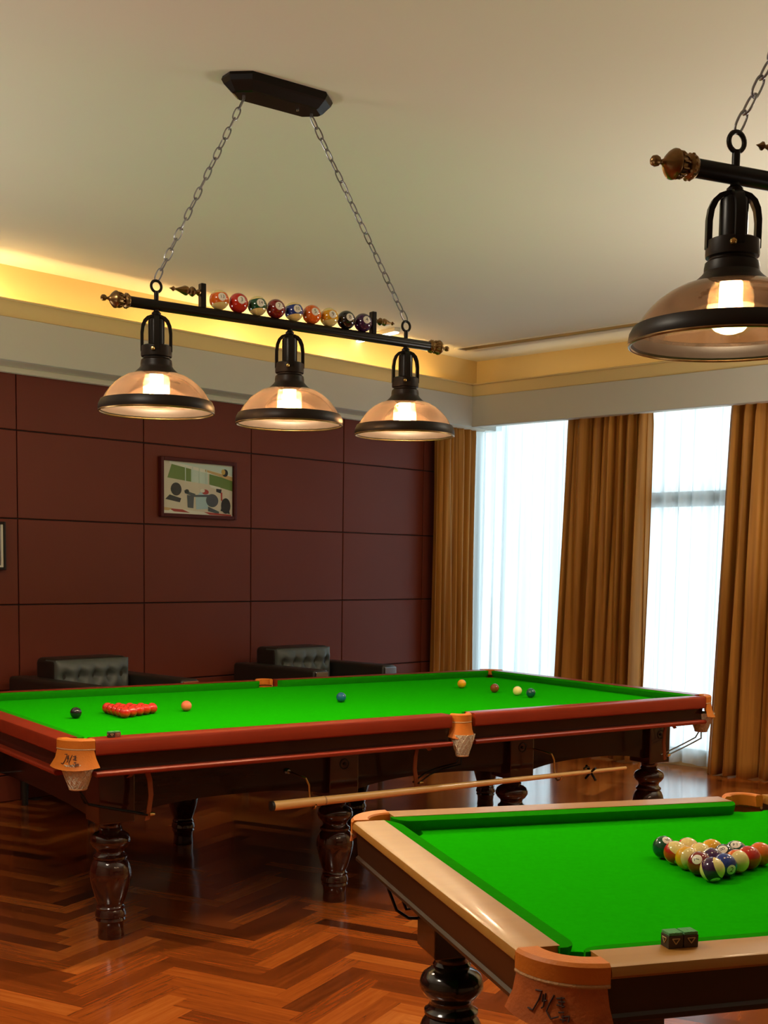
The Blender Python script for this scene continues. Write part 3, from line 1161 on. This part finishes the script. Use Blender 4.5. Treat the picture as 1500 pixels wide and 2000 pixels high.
def ball_run(T, net, dirx, L, zstrap, ztop, yrow, wire):
    """two wires from the net sloping along the table to a leather stop strap"""
    nx, ny, nz = net
    ex = nx + dirx * L
    for k, dy in enumerate((-.02, .02)):
        pts = [(nx + .012 * (k * 2 - 1), ny + dy * .6, nz + .01), (nx + dirx * .02, ny + dy, nz - .04), (nx + dirx * .05, yrow + dy, nz - .075), (nx + dirx * .12, yrow + dy, nz - .095), (ex, yrow + dy, zstrap + .01)]
        q = []
        for a, b in zip(pts, pts[1:]):
            for s_ in range(4):
                q.append(tuple(a[i] + (b[i] - a[i]) * s_ / 4 for i in range(3)))
        q.append(pts[-1])
        tube_part('ball_runner', q, .0038, wire, T)
    bm = NB()
    pts = [(ex - .075 * dirx, yrow - .01, ztop - .030), (ex - .055 * dirx, yrow - .01, ztop - .012), (ex - .025 * dirx, yrow - .01, ztop - .002), (ex, yrow - .012, ztop - .006), (ex + .012 * dirx, yrow - .014, ztop - .05),
           (ex + .016 * dirx, yrow - .015, ztop - .11), (ex + .006 * dirx, yrow - .014, zstrap + .02), (ex, yrow - .012, zstrap - .012)]
    ribbon(bm, pts, (.020, 0, .004), (0, .006, 0))
    st = mob('stop_strap', bm, M_strap, T)
    st['label'] = 'brown leather ball stop strap under the rail'
    bm = NB()
    add_lathe(bm, [(0, -.012), (.007, -.010), (.008, 0), (.005, .012), (0, .012)], 12, frame_M((ex + .018, yrow - .02, zstrap + .012), (0, 1, 0), (0, 0, 1), (1, 0, 0)))
    mob('strap_stud', bm, M_brass2, st, 40)
ball_run(S, si[0], 1, .30, .535, .735, -.885, M_wire)
ball_run(S, si[4], -1, .19, .545, .735, -.885, M_wire)
ball_run(S, si[1], -1, .24, .55, .735, -.885, M_steel)
ball_run(S, si[2], -1, .28, .55, .735, .85, M_wire)
ball_run(S, si[3], 1, .28, .55, .735, .85, M_wire)
ball_run(S, si[5], -1, .19, .545, .735, .85, M_wire)
# hooks for the long rest
for hx in (-.735, .70):
    bm = NB()
    pts = [(hx - .02, -.745, .640), (hx - .02, -.80, .640), (hx - .012, -.90, .630), (hx, -.905, .60), (hx + .004, -.905, .545), (hx + .004, -.915, .510), (hx + .004, -.93, .500), (hx + .004, -.952, .506), (hx + .004, -.962, .522)]
    q = []
    for a, b in zip(pts, pts[1:]):
        for s_ in range(3):
            q.append(tuple(a[i] + (b[i] - a[i]) * s_ / 3 for i in range(3)))
    q.append(pts[-1])
    add_tube(bm, q, .0045, 8)
    hk = mob('rest_hook', bm, M_brass2, S, 50)
    bm = NB()
    add_lathe(bm, [(0, -.012), (.012, -.010), (.015, 0), (.010, .010), (0, .012)], 14, frame_M((hx - .02, -.752, .640), (1, 0, 0), (0, 0, 1), (0, -1, 0)))
    mob('hook_knob', bm, M_steel, hk, 40)

# long rest stick on the hooks
t = thing('rest_stick', 'long pale wooden rest stick hung on hooks under the snooker table side', 'rest stick', (-.93, -.932, .533))
bm = NB()
add_tube(bm, [(0, 0, -.002), (.25, 0, -.003), (.30, 0, -.003), (.9, 0, -.004), (1.5, 0, -.006), (2.11, 0, -.008)], .02, 16, radii=[.0215, .0205, .0195, .0160, .0125, .0090])
mob('shaft', bm, M_cue, t, 40)
bm = NB()
add_tube(bm, [(-.012, 0, -.002), (-.010, 0, -.002), (.002, 0, -.002)], .021, 16, radii=[.017, .0217, .0218])
mob('butt_cap', bm, M_cuedark, t, 40)
bm = NB()
add_tube(bm, [(.255, 0, -.003), (.262, 0, -.003)], .0212, 16)
mob('collar', bm, M_welt, t, 40)
bm = NB()
for a in (35, 145):
    a = math.radians(a)
    add_tube(bm, [(1.86 - .0 + .01 * math.cos(a), .052 * math.cos(a), -.012 + .052 * math.sin(a)), (1.86, 0, -.010), (1.86, -.045 * math.cos(a), -.022 - .045 * math.sin(a))], .006, 8)
add_tube(bm, [(1.80, -.012, .014), (1.83, .0, .02), (1.86, .012, .012)], .005, 8)
mob('rest_head', bm, M_wire, t, 40)

# -- near table: smaller pool table
PY = math.atan2(-.3069, .9518)
T2 = thing('pool_table', 'smaller pool table with honey coloured rails, nearest to the viewer', 'billiard table', (0, 0, 0), PY)
PP = dict(X0=-.780, X1=1.72, Y0=-4.424, Y1=-3.040, H=.88, bed=.036, wood=.088, cush=.044, rc=.128, ri=.080, rm=.075, mro=.066, mri=.040, midx=.47, jaw=.06, cin=-.01,
          cap=.026, apr=.092, arec=.010, mout=-.010, mth=.018, m_rail=M_tan, m_apr=M_tanshade, m_mold=M_tanshade, m_body=M_black, m_leg=M_black, m_cush=M_cush,
          body=(-.47, 1.41, -4.12, -3.34), zq=.70, zarch=None, zlow=None, legs_x=[-.53, 1.47], legs_y=[-4.19, -3.275], block=.15, zblock=.545, legr=1.03,
          m_pock=(M_leather, M_leather2), stamp=1, netz=.095, skirt=.064, flare=.018, netr=.075, netout=.055)
ti = make_table(T2, PP)
nx, ny, nz = ti[3]
for k, (a, d) in enumerate(((.0, 0), (.028, .03))):
    pts = [(nx - .02 + a, ny + .02, nz + .02), (nx - .02 + a, ny + .015, nz - .06), (nx + a, ny + .005, nz - .115), (nx + .03 + a, ny - .01, nz - .135 + d), (nx + .10, ny - .03, nz - .135 + d), (nx + .25, ny - .05, nz - .14 + d)]
    q = []
    for p_, p2 in zip(pts, pts[1:]):
        for s_ in range(3):
            q.append(tuple(p_[i] + (p2[i] - p_[i]) * s_ / 3 for i in range(3)))
    q.append(pts[-1])
    tube_part('ball_runner', q, .0045, M_wire, T2)

# ------------------------------------------------------------------ balls
def sphere_mesh(name, r, mat, seg=40, rings=24):
    bm = NB()
    bmesh.ops.create_uvsphere(bm, u_segments=seg, v_segments=rings, radius=r)
    me = bpy.data.meshes.new(name)
    bm.to_mesh(me)
    bm.free()
    for p in me.polygons:
        p.use_smooth = True
    me.materials.append(mat)
    return me

R1 = .02625
ZB1 = SP['H'] - SP['bed'] + R1
def snooker(col, c, xy, label, cat='ball'):
    o = link(bpy.data.objects.new(col + '_snooker_ball', sphere_mesh(col + '_ball', R1, plain_ball(col + '_gloss', c))))
    o.location = (xy[0], xy[1], ZB1)
    return tag(o, label, cat, 'coloured snooker balls')
snooker('black', (.010, .010, .012), (-1.464, -.02), 'black snooker ball alone at the left, beyond the red triangle')
snooker('pink', (.80, .16, .075), (-.897, 0), 'pink snooker ball beside the red triangle on the baize')
snooker('blue', (.010, .10, .20), (-.003, -.003), 'blue snooker ball at the middle of the far table')
snooker('yellow', (.85, .36, .008), (1.054, .317), 'deep yellow snooker ball, far end of the row of four')
snooker('brown', (.22, .045, .012), (1.059, .013), 'brown snooker ball in the row of four by the windows')
snooker('white', (.85, .70, .25), (1.079, -.167), 'pale cream cue ball between the brown and green balls')
snooker('green', (.006, .075, .060), (1.068, -.295), 'dark green snooker ball, near end of the row of four')
# fifteen reds
redme = sphere_mesh('red_ball', R1, plain_ball('red_gloss', (.58, .022, .010)))
ORD = ['row of two behind the leading red', 'third row of the red triangle', 'fourth row of reds', 'last red row by the black ball']
for row in range(5):
    for k in range(row + 1):
        o = link(bpy.data.objects.new('red_snooker_ball', redme))
        o.location = (-1.083 - row * R1 * 1.7323, (k - row / 2) * 2.004 * R1 - .012, ZB1)
        if row == 0:
            lab = 'leading red ball of the triangle, pointing at the pink ball'
        elif row == 1:
            lab = 'red ball, %s side, %s' % (('near', 'wall')[k], ORD[0])
        else:
            pos = {2: ['near side', 'middle', 'wall side'], 3: ['near side', 'near inner', 'wall inner', 'wall side'], 4: ['near corner', 'next to near corner', 'middle', 'next to wall corner', 'wall corner']}[row][k]
            lab = 'red ball, %s of the %s' % (pos, ORD[row - 1])
        tag(o, lab, 'ball', 'red snooker balls in the triangle')

# text digits as meshes (built-in font)
def digit_mesh(s, size, mat):
    cu = bpy.data.curves.new('digit', 'FONT')
    cu.body = s
    cu.size = size
    cu.align_x = 'CENTER'
    cu.align_y = 'CENTER'
    cu.resolution_u = 3
    o = bpy.data.objects.new('tmp', cu)
    COL.objects.link(o)
    dg = bpy.context.evaluated_depsgraph_get()
    me = bpy.data.meshes.new_from_object(o.evaluated_get(dg))
    bpy.data.objects.remove(o)
    bpy.data.curves.remove(cu)
    return me

def number_on_ball(parent, s, r, name='number'):
    """digits wrapped onto the +x side of a ball of radius r"""
    me = digit_mesh(s, r * (.62 if len(s) == 1 else .50), M_ink)
    bm = NB()
    bm.from_mesh(me)
    bpy.data.meshes.remove(me)
    bmesh.ops.subdivide_edges(bm, edges=[e for e in bm.edges if e.calc_length() > r * .2], cuts=2)
    bmesh.ops.triangulate(bm, faces=bm.faces[:])
    for v in bm.verts:
        y, z = v.co.x, v.co.y
        x = math.sqrt(max(1e-9, (r * 1.004) ** 2 - y * y - z * z))
        v.co = Vector((x, y, z))
    me = bpy.data.meshes.new(name)
    bm.to_mesh(me)
    bm.free()
    me.materials.append(M_ink)
    o = link(bpy.data.objects.new(name, me))
    o.parent = parent
    return o

def aim_rot(d, roll=0.0):
    """rotation taking +x to direction d, with roll about it"""
    d = Vector(d).normalized()
    q = Vector((1, 0, 0)).rotation_difference(d)
    from mathutils import Quaternion
    return (q @ Quaternion((1, 0, 0), roll)).to_euler()

# pool rack on the near table
R2 = .0286
RC = Vector((-1.1696, -3.5289, 0))
RA = -.3259
cirr = 8 * R2 / math.sqrt(3)
VA = RC + Vector((math.cos(RA + math.radians(240)), math.sin(RA + math.radians(240)), 0)) * cirr      # corner nearest the viewer
VB = RC + Vector((math.cos(RA + math.radians(120)), math.sin(RA + math.radians(120)), 0)) * cirr      # left corner
VC = RC + Vector((math.cos(RA), math.sin(RA), 0)) * cirr                                             # right corner
def rack(i, j):   # i steps from A towards B, j steps from A towards C
    return VA + (VB - VA) * (i / 4) + (VC - VA) * (j / 4)
CAMV = Vector((-2.4, -2.0, .75)).normalized()
rows = [
    (0, 0, 'purple', True, '12', (-.2, -.5, -.7), .5, 'purple striped pool ball with a pale top, front corner of the rack nearest the viewer'),
    (1, 0, 'maroon', False, '7', (-.75, -.35, .55), 0, 'maroon pool ball with a pale number spot, left behind the front corner ball'),
    (2, 0, 'yellow', True, '9', (.8, -.2, .5), 1.3, 'yellow striped pool ball showing its pale side, middle of the left rack edge'),
    (3, 0, 'red', True, '11', (-.3, -.75, -.55), .7, 'red striped pool ball with pale top, second along from the left rack corner'),
    (4, 0, 'green', False, '6', (-.2, -.5, .75), 0, 'very dark green pool ball at the left corner of the rack'),
    (0, 1, 'blue', False, '2', (-.25, -.95, -.15), 0, 'dark blue pool ball with a pale number spot, right behind the front corner ball'),
    (0, 2, 'orange', True, '13', (.3, .2, .9), 1.0, 'orange striped pool ball with pale right side, middle of the right rack edge'),
    (0, 3, 'red', False, '3', (.75, -.6, .1), 0, 'bright red pool ball, next to the right corner of the rack'),
    (0, 4, 'orange', False, '5', (.95, -.1, .1), 0, 'plain orange pool ball at the right corner of the rack'),
    (3, 1, 'red', True, '15', (.2, .5, .8), .6, 'red and cream pool ball on the back edge, next to the left rack corner'),
    (2, 2, 'yellow', False, '1', (.3, .8, .4), 0, 'plain yellow pool ball in the middle of the back rack edge'),
    (1, 3, 'green', True, '14', (-.45, -.3, .85), 1.2, 'green striped pool ball with cream side, back edge towards the right corner'),
    (2, 1, 'yellow', True, '10', (-.5, .6, .5), .2, 'amber yellow ball inside the rack, left of the purple inner ball'),
    (1, 1, 'purple', False, '4', (-.3, .5, .8), 0, 'purple pool ball inside the rack, directly behind the front corner'),
    (1, 2, 'black', False, '8', (-.6, -.3, .75), 0, 'black pool ball inside the rack beside the orange striped one'),
]
meshes = {}
ZB2 = PP['H'] - PP['bed'] + R2
for i, j, c, s, num, d, roll, lab in rows:
    if (c, s) not in meshes:
        meshes[(c, s)] = sphere_mesh(('striped_' if s else 'solid_') + c + '_ball', R2, bmat(c, s))
    o = link(bpy.data.objects.new('pool_ball', meshes[(c, s)]))
    p = rack(i, j)
    o.location = (p.x, p.y, ZB2)
    o.rotation_euler = aim_rot(d, roll)
    tag(o, lab, 'ball', 'pool balls racked on the near table')
    number_on_ball(o, num, R2)

# ------------------------------------------------------------------ chalk cubes
def chalk(loc, rz, s, label, side, group):
    t = thing('chalk_cube', label, 'chalk', loc, rz, group)
    bm = NB()
    add_box(bm, (-s / 2, -s / 2, 0), (s / 2, s / 2, s * .80), bevel=s * .03)
    mob('paper_label', bm, side, t)
    bm = NB()
    vs = add_box(bm, (-s / 2 + .0005, -s / 2 + .0005, s * .80), (s / 2 - .0005, s / 2 - .0005, s), bevel=s * .05)
    for v in bm.verts:
        if v.co.z > s * .9 and abs(v.co.x) < s * .3:
            v.co.z -= s * .1
    mob('chalk_block', bm, M_chalk, t)
    bm = NB()
    for (ax, sgn) in (('y', -1), ('x', -1)):
        a, b, c_ = (-.26 * s, .62 * s), (.26 * s, .62 * s), (0, .28 * s)
        y = sgn * (s / 2 + .0006)
        for p_, q_ in ((a, b), (b, c_), (c_, a)):
            if ax == 'y':
                add_tube(bm, [(p_[0], y, p_[1]), (q_[0], y, q_[1])], s * .035, 6)
            else:
                add_tube(bm, [(y, p_[0], p_[1]), (y, q_[0], q_[1])], s * .035, 6)
    mob('triangle_mark', bm, M_chalkgold, t)
    return t
CG = 'chalk cubes on the table rails'
ch = Vector((-1.800, -4.014, 0))
d2 = Vector((.9518, -.3069, 0))
for k, lab in ((-1, 'dark chalk cube on the pool table rail, nearer the corner pocket'), (1, 'dark chalk cube on the pool table rail, further from the corner pocket')):
    p = ch + d2 * (.0155 * k) + Vector((.3069, .9518, 0)) * .022
    chalk((p.x, p.y, .8802), PY, .029, lab, M_chalkpaper, CG)
for k, lab in ((-1, 'small brown chalk cube on the snooker table rail beside the near left pocket'), (1, 'small reddish chalk cube on the snooker table rail, second from the near left pocket')):
    chalk((-1.655 + k * .0125, -.958, .8802), 0, .0235, lab, M_chalkred if k > 0 else M_chalkpaper, CG)

# ------------------------------------------------------------------ hanging billiard lamps
LL = .594
def make_lamp(label, centre, yaw, canopy, ceil, attach, D, vs, fil):
    """bar lamp with three amber glass shades; canopy = xy of the ceiling plate in world"""
    T = thing('billiard_lamp', label, 'hanging lamp', centre, yaw, 'hanging billiard lamps')
    Mx = lambda x, s, z=0: frame_M((x, 0, z), (0, 1, 0), (0, 0, 1), (1, 0, 0)) if s > 0 else frame_M((x, 0, z), (0, -1, 0), (0, 0, 1), (-1, 0, 0))
    rb = .020
    bm = NB()
    add_tube(bm, [(-1.20 * LL, 0, 0), (-1.19 * LL, 0, 0), (1.22 * LL, 0, 0), (1.23 * LL, 0, 0)], rb, 20, radii=[rb * .9, rb, rb, rb * .9])
    mob('bar', bm, M_blackmetal, T, 40)
    for s, xe in ((-1, -1.19 * LL), (1, 1.22 * LL)):
        bm = NB()
        prof = [(0, -.004), (.019, -.004), (.024, 0), (.027, .006), (.027, .014), (.022, .019), (.016, .022), (.020, .027), (.025, .033), (.026, .042), (.028, .046), (.032, .050), (.032, .054), (.028, .060),
                (.020, .068), (.012, .074), (.007, .079), (.005, .086), (.006, .089), (.010, .092), (.012, .099), (.010, .106), (.005, .110), (0, .111)]
        add_lathe(bm, prof, 24, Mx(xe, s))
        for k in range(12):
            a = 2 * PI * k / 12
            bmesh.ops.create_uvsphere(bm, u_segments=8, v_segments=6, radius=.005, matrix=Mx(xe, s) @ Matrix.Translation((.025 * math.cos(a), .025 * math.sin(a), .010)))
            add_tube(bm, [(.0225 * math.cos(a), .0225 * math.sin(a), .026), (.027 * math.cos(a), .027 * math.sin(a), .036), (.027 * math.cos(a), .027 * math.sin(a), .044)], .003, 6, Mx(xe, s))
        mob('end_finial', bm, M_brass, T, 35)
    # ball rack: two posts, spikes, nine balls
    for s, xp in ((-1, -.672 * LL), (1, .700 * LL)):
        bm = NB()
        add_box(bm, (xp - .011, -.014, rb * .8), (xp + .011, .014, .108), bevel=.003)
        post = mob('rack_post', bm, M_blackmetal, T)
        bm = NB()
        z_ = .072
        prof = [(0, 0), (.012, 0), (.014, .006), (.010, .012), (.008, .018), (.017, .028), (.020, .034), (.016, .042), (.009, .048), (.018, .056), (.019, .064), (.012, .082), (.006, .098), (.004, .106), (.010, .114), (.004, .122), (0, .132)]
        if s > 0:
            prof = [(r_ * .85, zz * .82) for r_, zz in prof]
        add_lathe(bm, prof, 8, Mx(xp + s * .010, s, z_))
        mob('spike', bm, M_brass, post, 20)
    rr = .0385
    seq = [('orange', True, '13'), ('red', False, '3'), ('green', True, '14'), ('maroon', False, '7'), ('blue', True, '10'), ('orange', False, '5'), ('yellow', True, '9'), ('black', False, '8'), ('purple', False, '4')]
    names = ['orange and white striped', 'red', 'green and white striped', 'maroon', 'blue and white striped', 'orange', 'yellow and white striped', 'black', 'purple']
    for k, (c, s, num) in enumerate(seq):
        x = (-.548 + .1452 * k) * LL
        key = ('L', c, s)
        if key not in meshes:
            meshes[key] = sphere_mesh('lamp_ball_' + c, rr, bmat(c, s))
        o = link(bpy.data.objects.new('billiard_ball', meshes[key]))
        o.parent = T
        o.location = (x, 0, rb + rr - .002)
        o.rotation_euler = aim_rot((-.14, -.92, .17), -.12)
        o['label'] = names[k] + ' billiard ball on the lamp bar'
        number_on_ball(o, num, rr)
    # three shades
    for k in (-1, 0, 1):
        x = k * LL
        bm = NB()
        M0 = Matrix.Translation((0, 0, -D)) @ Matrix.Diagonal((1, 1, vs, 1))
        # neck + collar (z measured from the rim plane)
        prof = [(.0, .222), (.050, .222), (.0575, .218), (.0585, .190), (.0575, .184), (.050, .182), (.050, .178), (.058, .172), (.060, .160), (.060, .152), (.066, .144), (.080, .132), (.094, .122), (.098, .116), (.095, .114), (.076, .128), (.055, .145), (.0, .148)]
        add_lathe(bm, prof, 32, M0)
        neck = mob('shade_neck', bm, M_blackmatt, T, 35, (x, 0, 0))
        bm = NB()
        add_lathe(bm, [(0, .215), (.031, .215), (.031, .300), (.029, .308), (.018, .316), (.0, .318)], 24, M0)
        add_tube(bm, [(0, 0, .31 * vs - D), (0, 0, -rb * .5)], .0105, 14)
        mob('socket', bm, M_blackmetal, neck, 35)
        # cage straps
        bm = NB()
        for q in range(4):
            a = PI / 4 + q * PI / 2 + .35
            path = [(.0535, .200), (.0535, .262), (.050, .286), (.042, .304), (.029, .316), (.012, .322)]
            ca, sa = math.cos(a), math.sin(a)
            pts = [(r_ * ca, r_ * sa, z_ * vs - D) for r_, z_ in path]
            ribbon(bm, pts, (-sa * .020, ca * .020, 0), (ca * .012, sa * .012, .005))
        add_lathe(bm, [(0, .322), (.016, .324), (.018, .330), (.012, .336), (0, .336)], 16, M0)
        mob('cage', bm, M_blackmetal, neck, 35)
        bm = NB()
        a = 4.05
        add_lathe(bm, [(.008, 0), (.008, .006), (.005, .010), (0, .011)], 12, frame_M((.058 * math.cos(a), .058 * math.sin(a), .204 * vs - D), (-math.sin(a), math.cos(a), 0), (0, 0, 1), (math.cos(a), math.sin(a), 0)))
        mob('collar_screw', bm, M_brass2, neck, 40)
        # glass bowl
        bm = NB()
        gp = [(.086, .128), (.112, .120), (.138, .106), (.160, .090), (.178, .072), (.192, .054), (.203, .036), (.209, .022)]
        gp = gp + [(r_ - .003, z_ - .001) for r_, z_ in gp[::-1]]
        add_lathe(bm, gp, 48, M0)
        mob('glass_shade', bm, M_amber, neck, 60)
        # rim
        bm = NB()
        add_lathe(bm, [(.204, .036), (.210, .035), (.218, .020), (.220, .006), (.219, .000), (.214, -.002), (.208, .002), (.206, .012), (.203, .026), (.204, .036)], 48, M0)
        mob('rim', bm, M_blackmatt, neck, 35)
        bm = NB()
        add_tube(bm, [(.2165 * math.cos(2 * PI * i / 48), .2165 * math.sin(2 * PI * i / 48), -.003 - D) for i in range(48)], .0035, 8, closed=True)
        mob('rim_bead', bm, M_brass, neck, 40)
        # bulb
        bm = NB()
        add_lathe(bm, [(.018, .150), (.030, .140), (.044, .122), (.050, .100), (.050, .060), (.044, .040), (.030, .026), (.012, .020), (0, .019)], 28, M0)
        b = mob('bulb', bm, M_bulbglass, neck, 60)
        bm = NB()
        add_lathe(bm, [(0, .140), (.020, .138), (.025, .128), (.026, .060), (.020, .044), (0, .042)], 20, M0)
        mob('filament', bm, fil, neck, 60)
        bm = NB()
        add_lathe(bm, [(0, .150), (.017, .150), (.017, .138), (0, .138)], 16, M0)
        mob('bulb_cap', bm, M_brass, neck, 40)
    # hanger rings on top of the bar over the outer shades
    for s in (-1, 1):
        bm = NB()
        add_tube(bm, [(s * LL, 0, rb * .5), (s * LL, 0, .052)], .009, 12)
        cz = .070
        add_tube(bm, [(s * LL + .021 * math.cos(2 * PI * i / 24), 0, cz + .021 * math.sin(2 * PI * i / 24)) for i in range(24)], .0055, 8, closed=True)
        mob('hanger_ring', bm, M_blackmetal, T, 40)
    # canopy
    cl = Matrix.Rotation(-yaw, 4, 'Z') @ Vector((canopy[0] - centre[0], canopy[1] - centre[1], 0))
    zt = ceil - centre[2]
    bm = NB()
    def octo(hx, hy, ch, z):
        return [(cl.x + a, cl.y + b, z) for a, b in ((-hx + ch, -hy), (hx - ch, -hy), (hx, -hy + ch * .9), (hx, hy - ch * .9), (hx - ch, hy), (-hx + ch, hy), (-hx, hy - ch * .9), (-hx, -hy + ch * .9))]
    lay = [octo(.232, .088, .066, zt), octo(.236, .091, .066, zt - .012), octo(.228, .084, .063, zt - .028), octo(.222, .078, .060, zt - .034), octo(.200, .058, .050, zt - .058), octo(.192, .052, .048, zt - .062)]
    rings = [[bm.verts.new(p) for p in l] for l in lay]
    for A, Bv in zip(rings, rings[1:]):
        for i in range(8):
            bm.faces.new((A[i], A[(i + 1) % 8], Bv[(i + 1) % 8], Bv[i]))
    bm.faces.new(rings[0])
    bm.faces.new(rings[-1])
    can = mob('ceiling_plate', bm, M_blackmetal, T)
    bm = NB()
    add_lathe(bm, [(.006, 0), (.005, -.004), (0, -.005)], 10, Matrix.Translation((cl.x + .09, cl.y, zt - .062)))
    mob('plate_screw', bm, M_steel, can, 40)
    # chains
    for s in (-1, 1):
        p0 = Vector((s * LL, 0, .094))
        p1 = Vector((cl.x + s * attach, cl.y, zt - .075))
        d = p1 - p0
        Lc = d.length
        d.normalize()
        bm = NB()
        pitch = .044
        cnt = int(Lc / pitch)
        pitch = Lc / cnt
        side = d.cross(Vector((0, 1, 0))).normalized()
        side2 = d.cross(side)
        add_tube(bm, [(p1.x, p1.y, zt - .06), tuple(p1)], .006, 8)
        for k in range(cnt):
            c_ = p0 + d * (k + .5) * pitch
            rr_ = random.uniform(-.25, .25)
            u0 = side if k % 2 == 0 else side2
            v0 = side2 if k % 2 == 0 else side
            u = u0 * math.cos(rr_) + v0 * math.sin(rr_)
            hl, hw = pitch * .5 + .0035, .0115
            pts = []
            for i in range(20):
                a = 2 * PI * i / 20
                ca, sa = math.cos(a), math.sin(a)
                ex = .75
                pts.append(c_ + d * hl * math.copysign(abs(ca) ** ex, ca) + u * hw * math.copysign(abs(sa) ** ex, sa))
            add_tube(bm, pts, .0029, 6, closed=True)
        mob('chain', bm, M_chain, T, 50)
    return T
make_lamp('black bar lamp with three amber glass shades hanging whole in view at left', (-.924, -1.04, 2.532), .037, (-1.02, -1.105), ZC, .155, .396, 1.11, M_fil)
# second lamp, nearer, mostly beyond the right edge
yw2 = math.radians(-10)
c2 = Vector((-1.29, -3.625, 2.418)) + Vector((math.cos(yw2), math.sin(yw2), 0)) * LL
make_lamp('black bar lamp nearer the viewer, cut off by the right picture edge', tuple(c2), yw2, (c2.x - .02, c2.y - .02), ZC, .155, .359, 1.0, M_fil2)

# ------------------------------------------------------------------ light
def area(name, loc, size, energy, col, rot=(0, 0, 0), size_y=None, spread=None):
    l = bpy.data.lights.new(name, 'AREA')
    l.energy = energy
    l.color = col
    l.size = size
    if size_y:
        l.shape = 'RECTANGLE'
        l.size_y = size_y
    if spread:
        l.spread = spread
    o = link(bpy.data.objects.new(name, l))
    o.location = loc
    o.rotation_euler = rot
    return o

def rl(wx, ny, z):
    return tuple(RM @ Vector((wx, ny, z)))
WARM = (1.0, .64, .24)
# cove strips: tucked behind the lips, shining up
def strip(loc, length, energy, xdir, ddir):
    """cove strip aimed up at the wall above the soffit"""
    o = area('cove_light', (0, 0, 0), length, energy, WARM, (0, 0, 0), .04)
    z = -Vector(ddir).normalized()
    x = Vector(xdir)
    o.matrix_world = frame_M(loc, x, z.cross(x), z)
UPN = n * .45 + Vector((0, 0, 1))
UPW = w * .75 + Vector((0, 0, 1))
strip(rl(-6.1, -.15, 3.06), 4.6, 9, w, UPN)
strip(rl(-2.1, -.15, 3.06), 3.2, 9, w, UPN)
strip(rl(-.17, -4.2, 3.09), 7.4, 3.0, n, UPW)
def lamp_point(name, loc, energy, col, radius):
    l = bpy.data.lights.new(name, 'POINT')
    l.energy = energy
    l.color = col
    l.shadow_soft_size = radius
    o = link(bpy.data.objects.new(name, l))
    o.location = loc
for wx, e in ((-4.72, 3.0), (-2.77, 2.0), (-1.71, 2.0)):
    lamp_point('cove_bulb', rl(wx, -.10, 3.11), e, (1.0, .72, .34), .03)
# added fill outside the view: downward for floor and tables, upward for ceiling
for (x, y, e) in ((-7.8, -4.1, 44), (-2.2, -5.2, 30)):
    area('added_fill_down', rl(x, y, ZC - .02), .6, e, (1.0, .88, .70), (0, 0, ROOM_ROT))
for (x, y, e) in ((-8.9, -4.4, 8), (-5.2, -7.9, 8), (-2.0, -5.6, 64), (-7.6, -1.2, 40)):
    area('added_fill_up', rl(x, y, 1.2), 1.2, e, (1.0, .97, .88), (PI, 0, -ROOM_ROT))

# daylight
wd = bpy.data.worlds.new('sky')
scene.world = wd
wd.use_nodes = True
bg = wd.node_tree.nodes['Background']
bg.inputs[0].default_value = (.82, .94, 1.0, 1)
bg.inputs[1].default_value = 3.5
for a, b in OP:
    l = bpy.data.lights.new('window_portal', 'AREA')
    l.shape = 'RECTANGLE'
    l.size = b - a
    l.size_y = 2.86
    l.cycles.is_portal = True
    o = link(bpy.data.objects.new('window_portal', l))
    p = RM @ Vector((.21, (a + b) / 2, 1.53))
    zax = w.copy()                         # light shines along -z => into the room
    yax = Vector((0, 0, 1))
    xax = yax.cross(zax)
    o.matrix_world = frame_M(p, xax, yax, zax)

# ------------------------------------------------------------------ camera
yaw, pitch, roll = .5983, .0886, .0137
fw_ = Vector((math.sin(yaw) * math.cos(pitch), math.cos(yaw) * math.cos(pitch), -math.sin(pitch)))
rt = Vector((math.cos(yaw), -math.sin(yaw), 0))
up = rt.cross(fw_)
rt2 = rt * math.cos(roll) + up * math.sin(roll)
up2 = up * math.cos(roll) - rt * math.sin(roll)
cam = bpy.data.cameras.new('camera')
cam.sensor_fit = 'VERTICAL'
cam.sensor_height = 36
cam.sensor_width = 27
cam.lens = 2398.6 / 2000 * 36
cam.shift_y = (1321 - 1000) / 2000
cam.clip_start = .05
co = link(bpy.data.objects.new('camera', cam))
co.matrix_world = frame_M((-3.4669, -5.4857, 1.5565), rt2, up2, -fw_)
scene.camera = co

# ------------------------------------------------------------------ colour management and sampling
vs = scene.view_settings
vs.view_transform = 'Standard'
vs.look = 'None'
vs.gamma = 1
vs.use_curve_mapping = False
vs.exposure = 0.42
cy = scene.cycles
cy.max_bounces = 10
cy.diffuse_bounces = 4
cy.glossy_bounces = 4
cy.transparent_max_bounces = 24
cy.sample_clamp_indirect = 4
cy.caustics_reflective = False
cy.caustics_refractive = False
cy.use_denoising = True
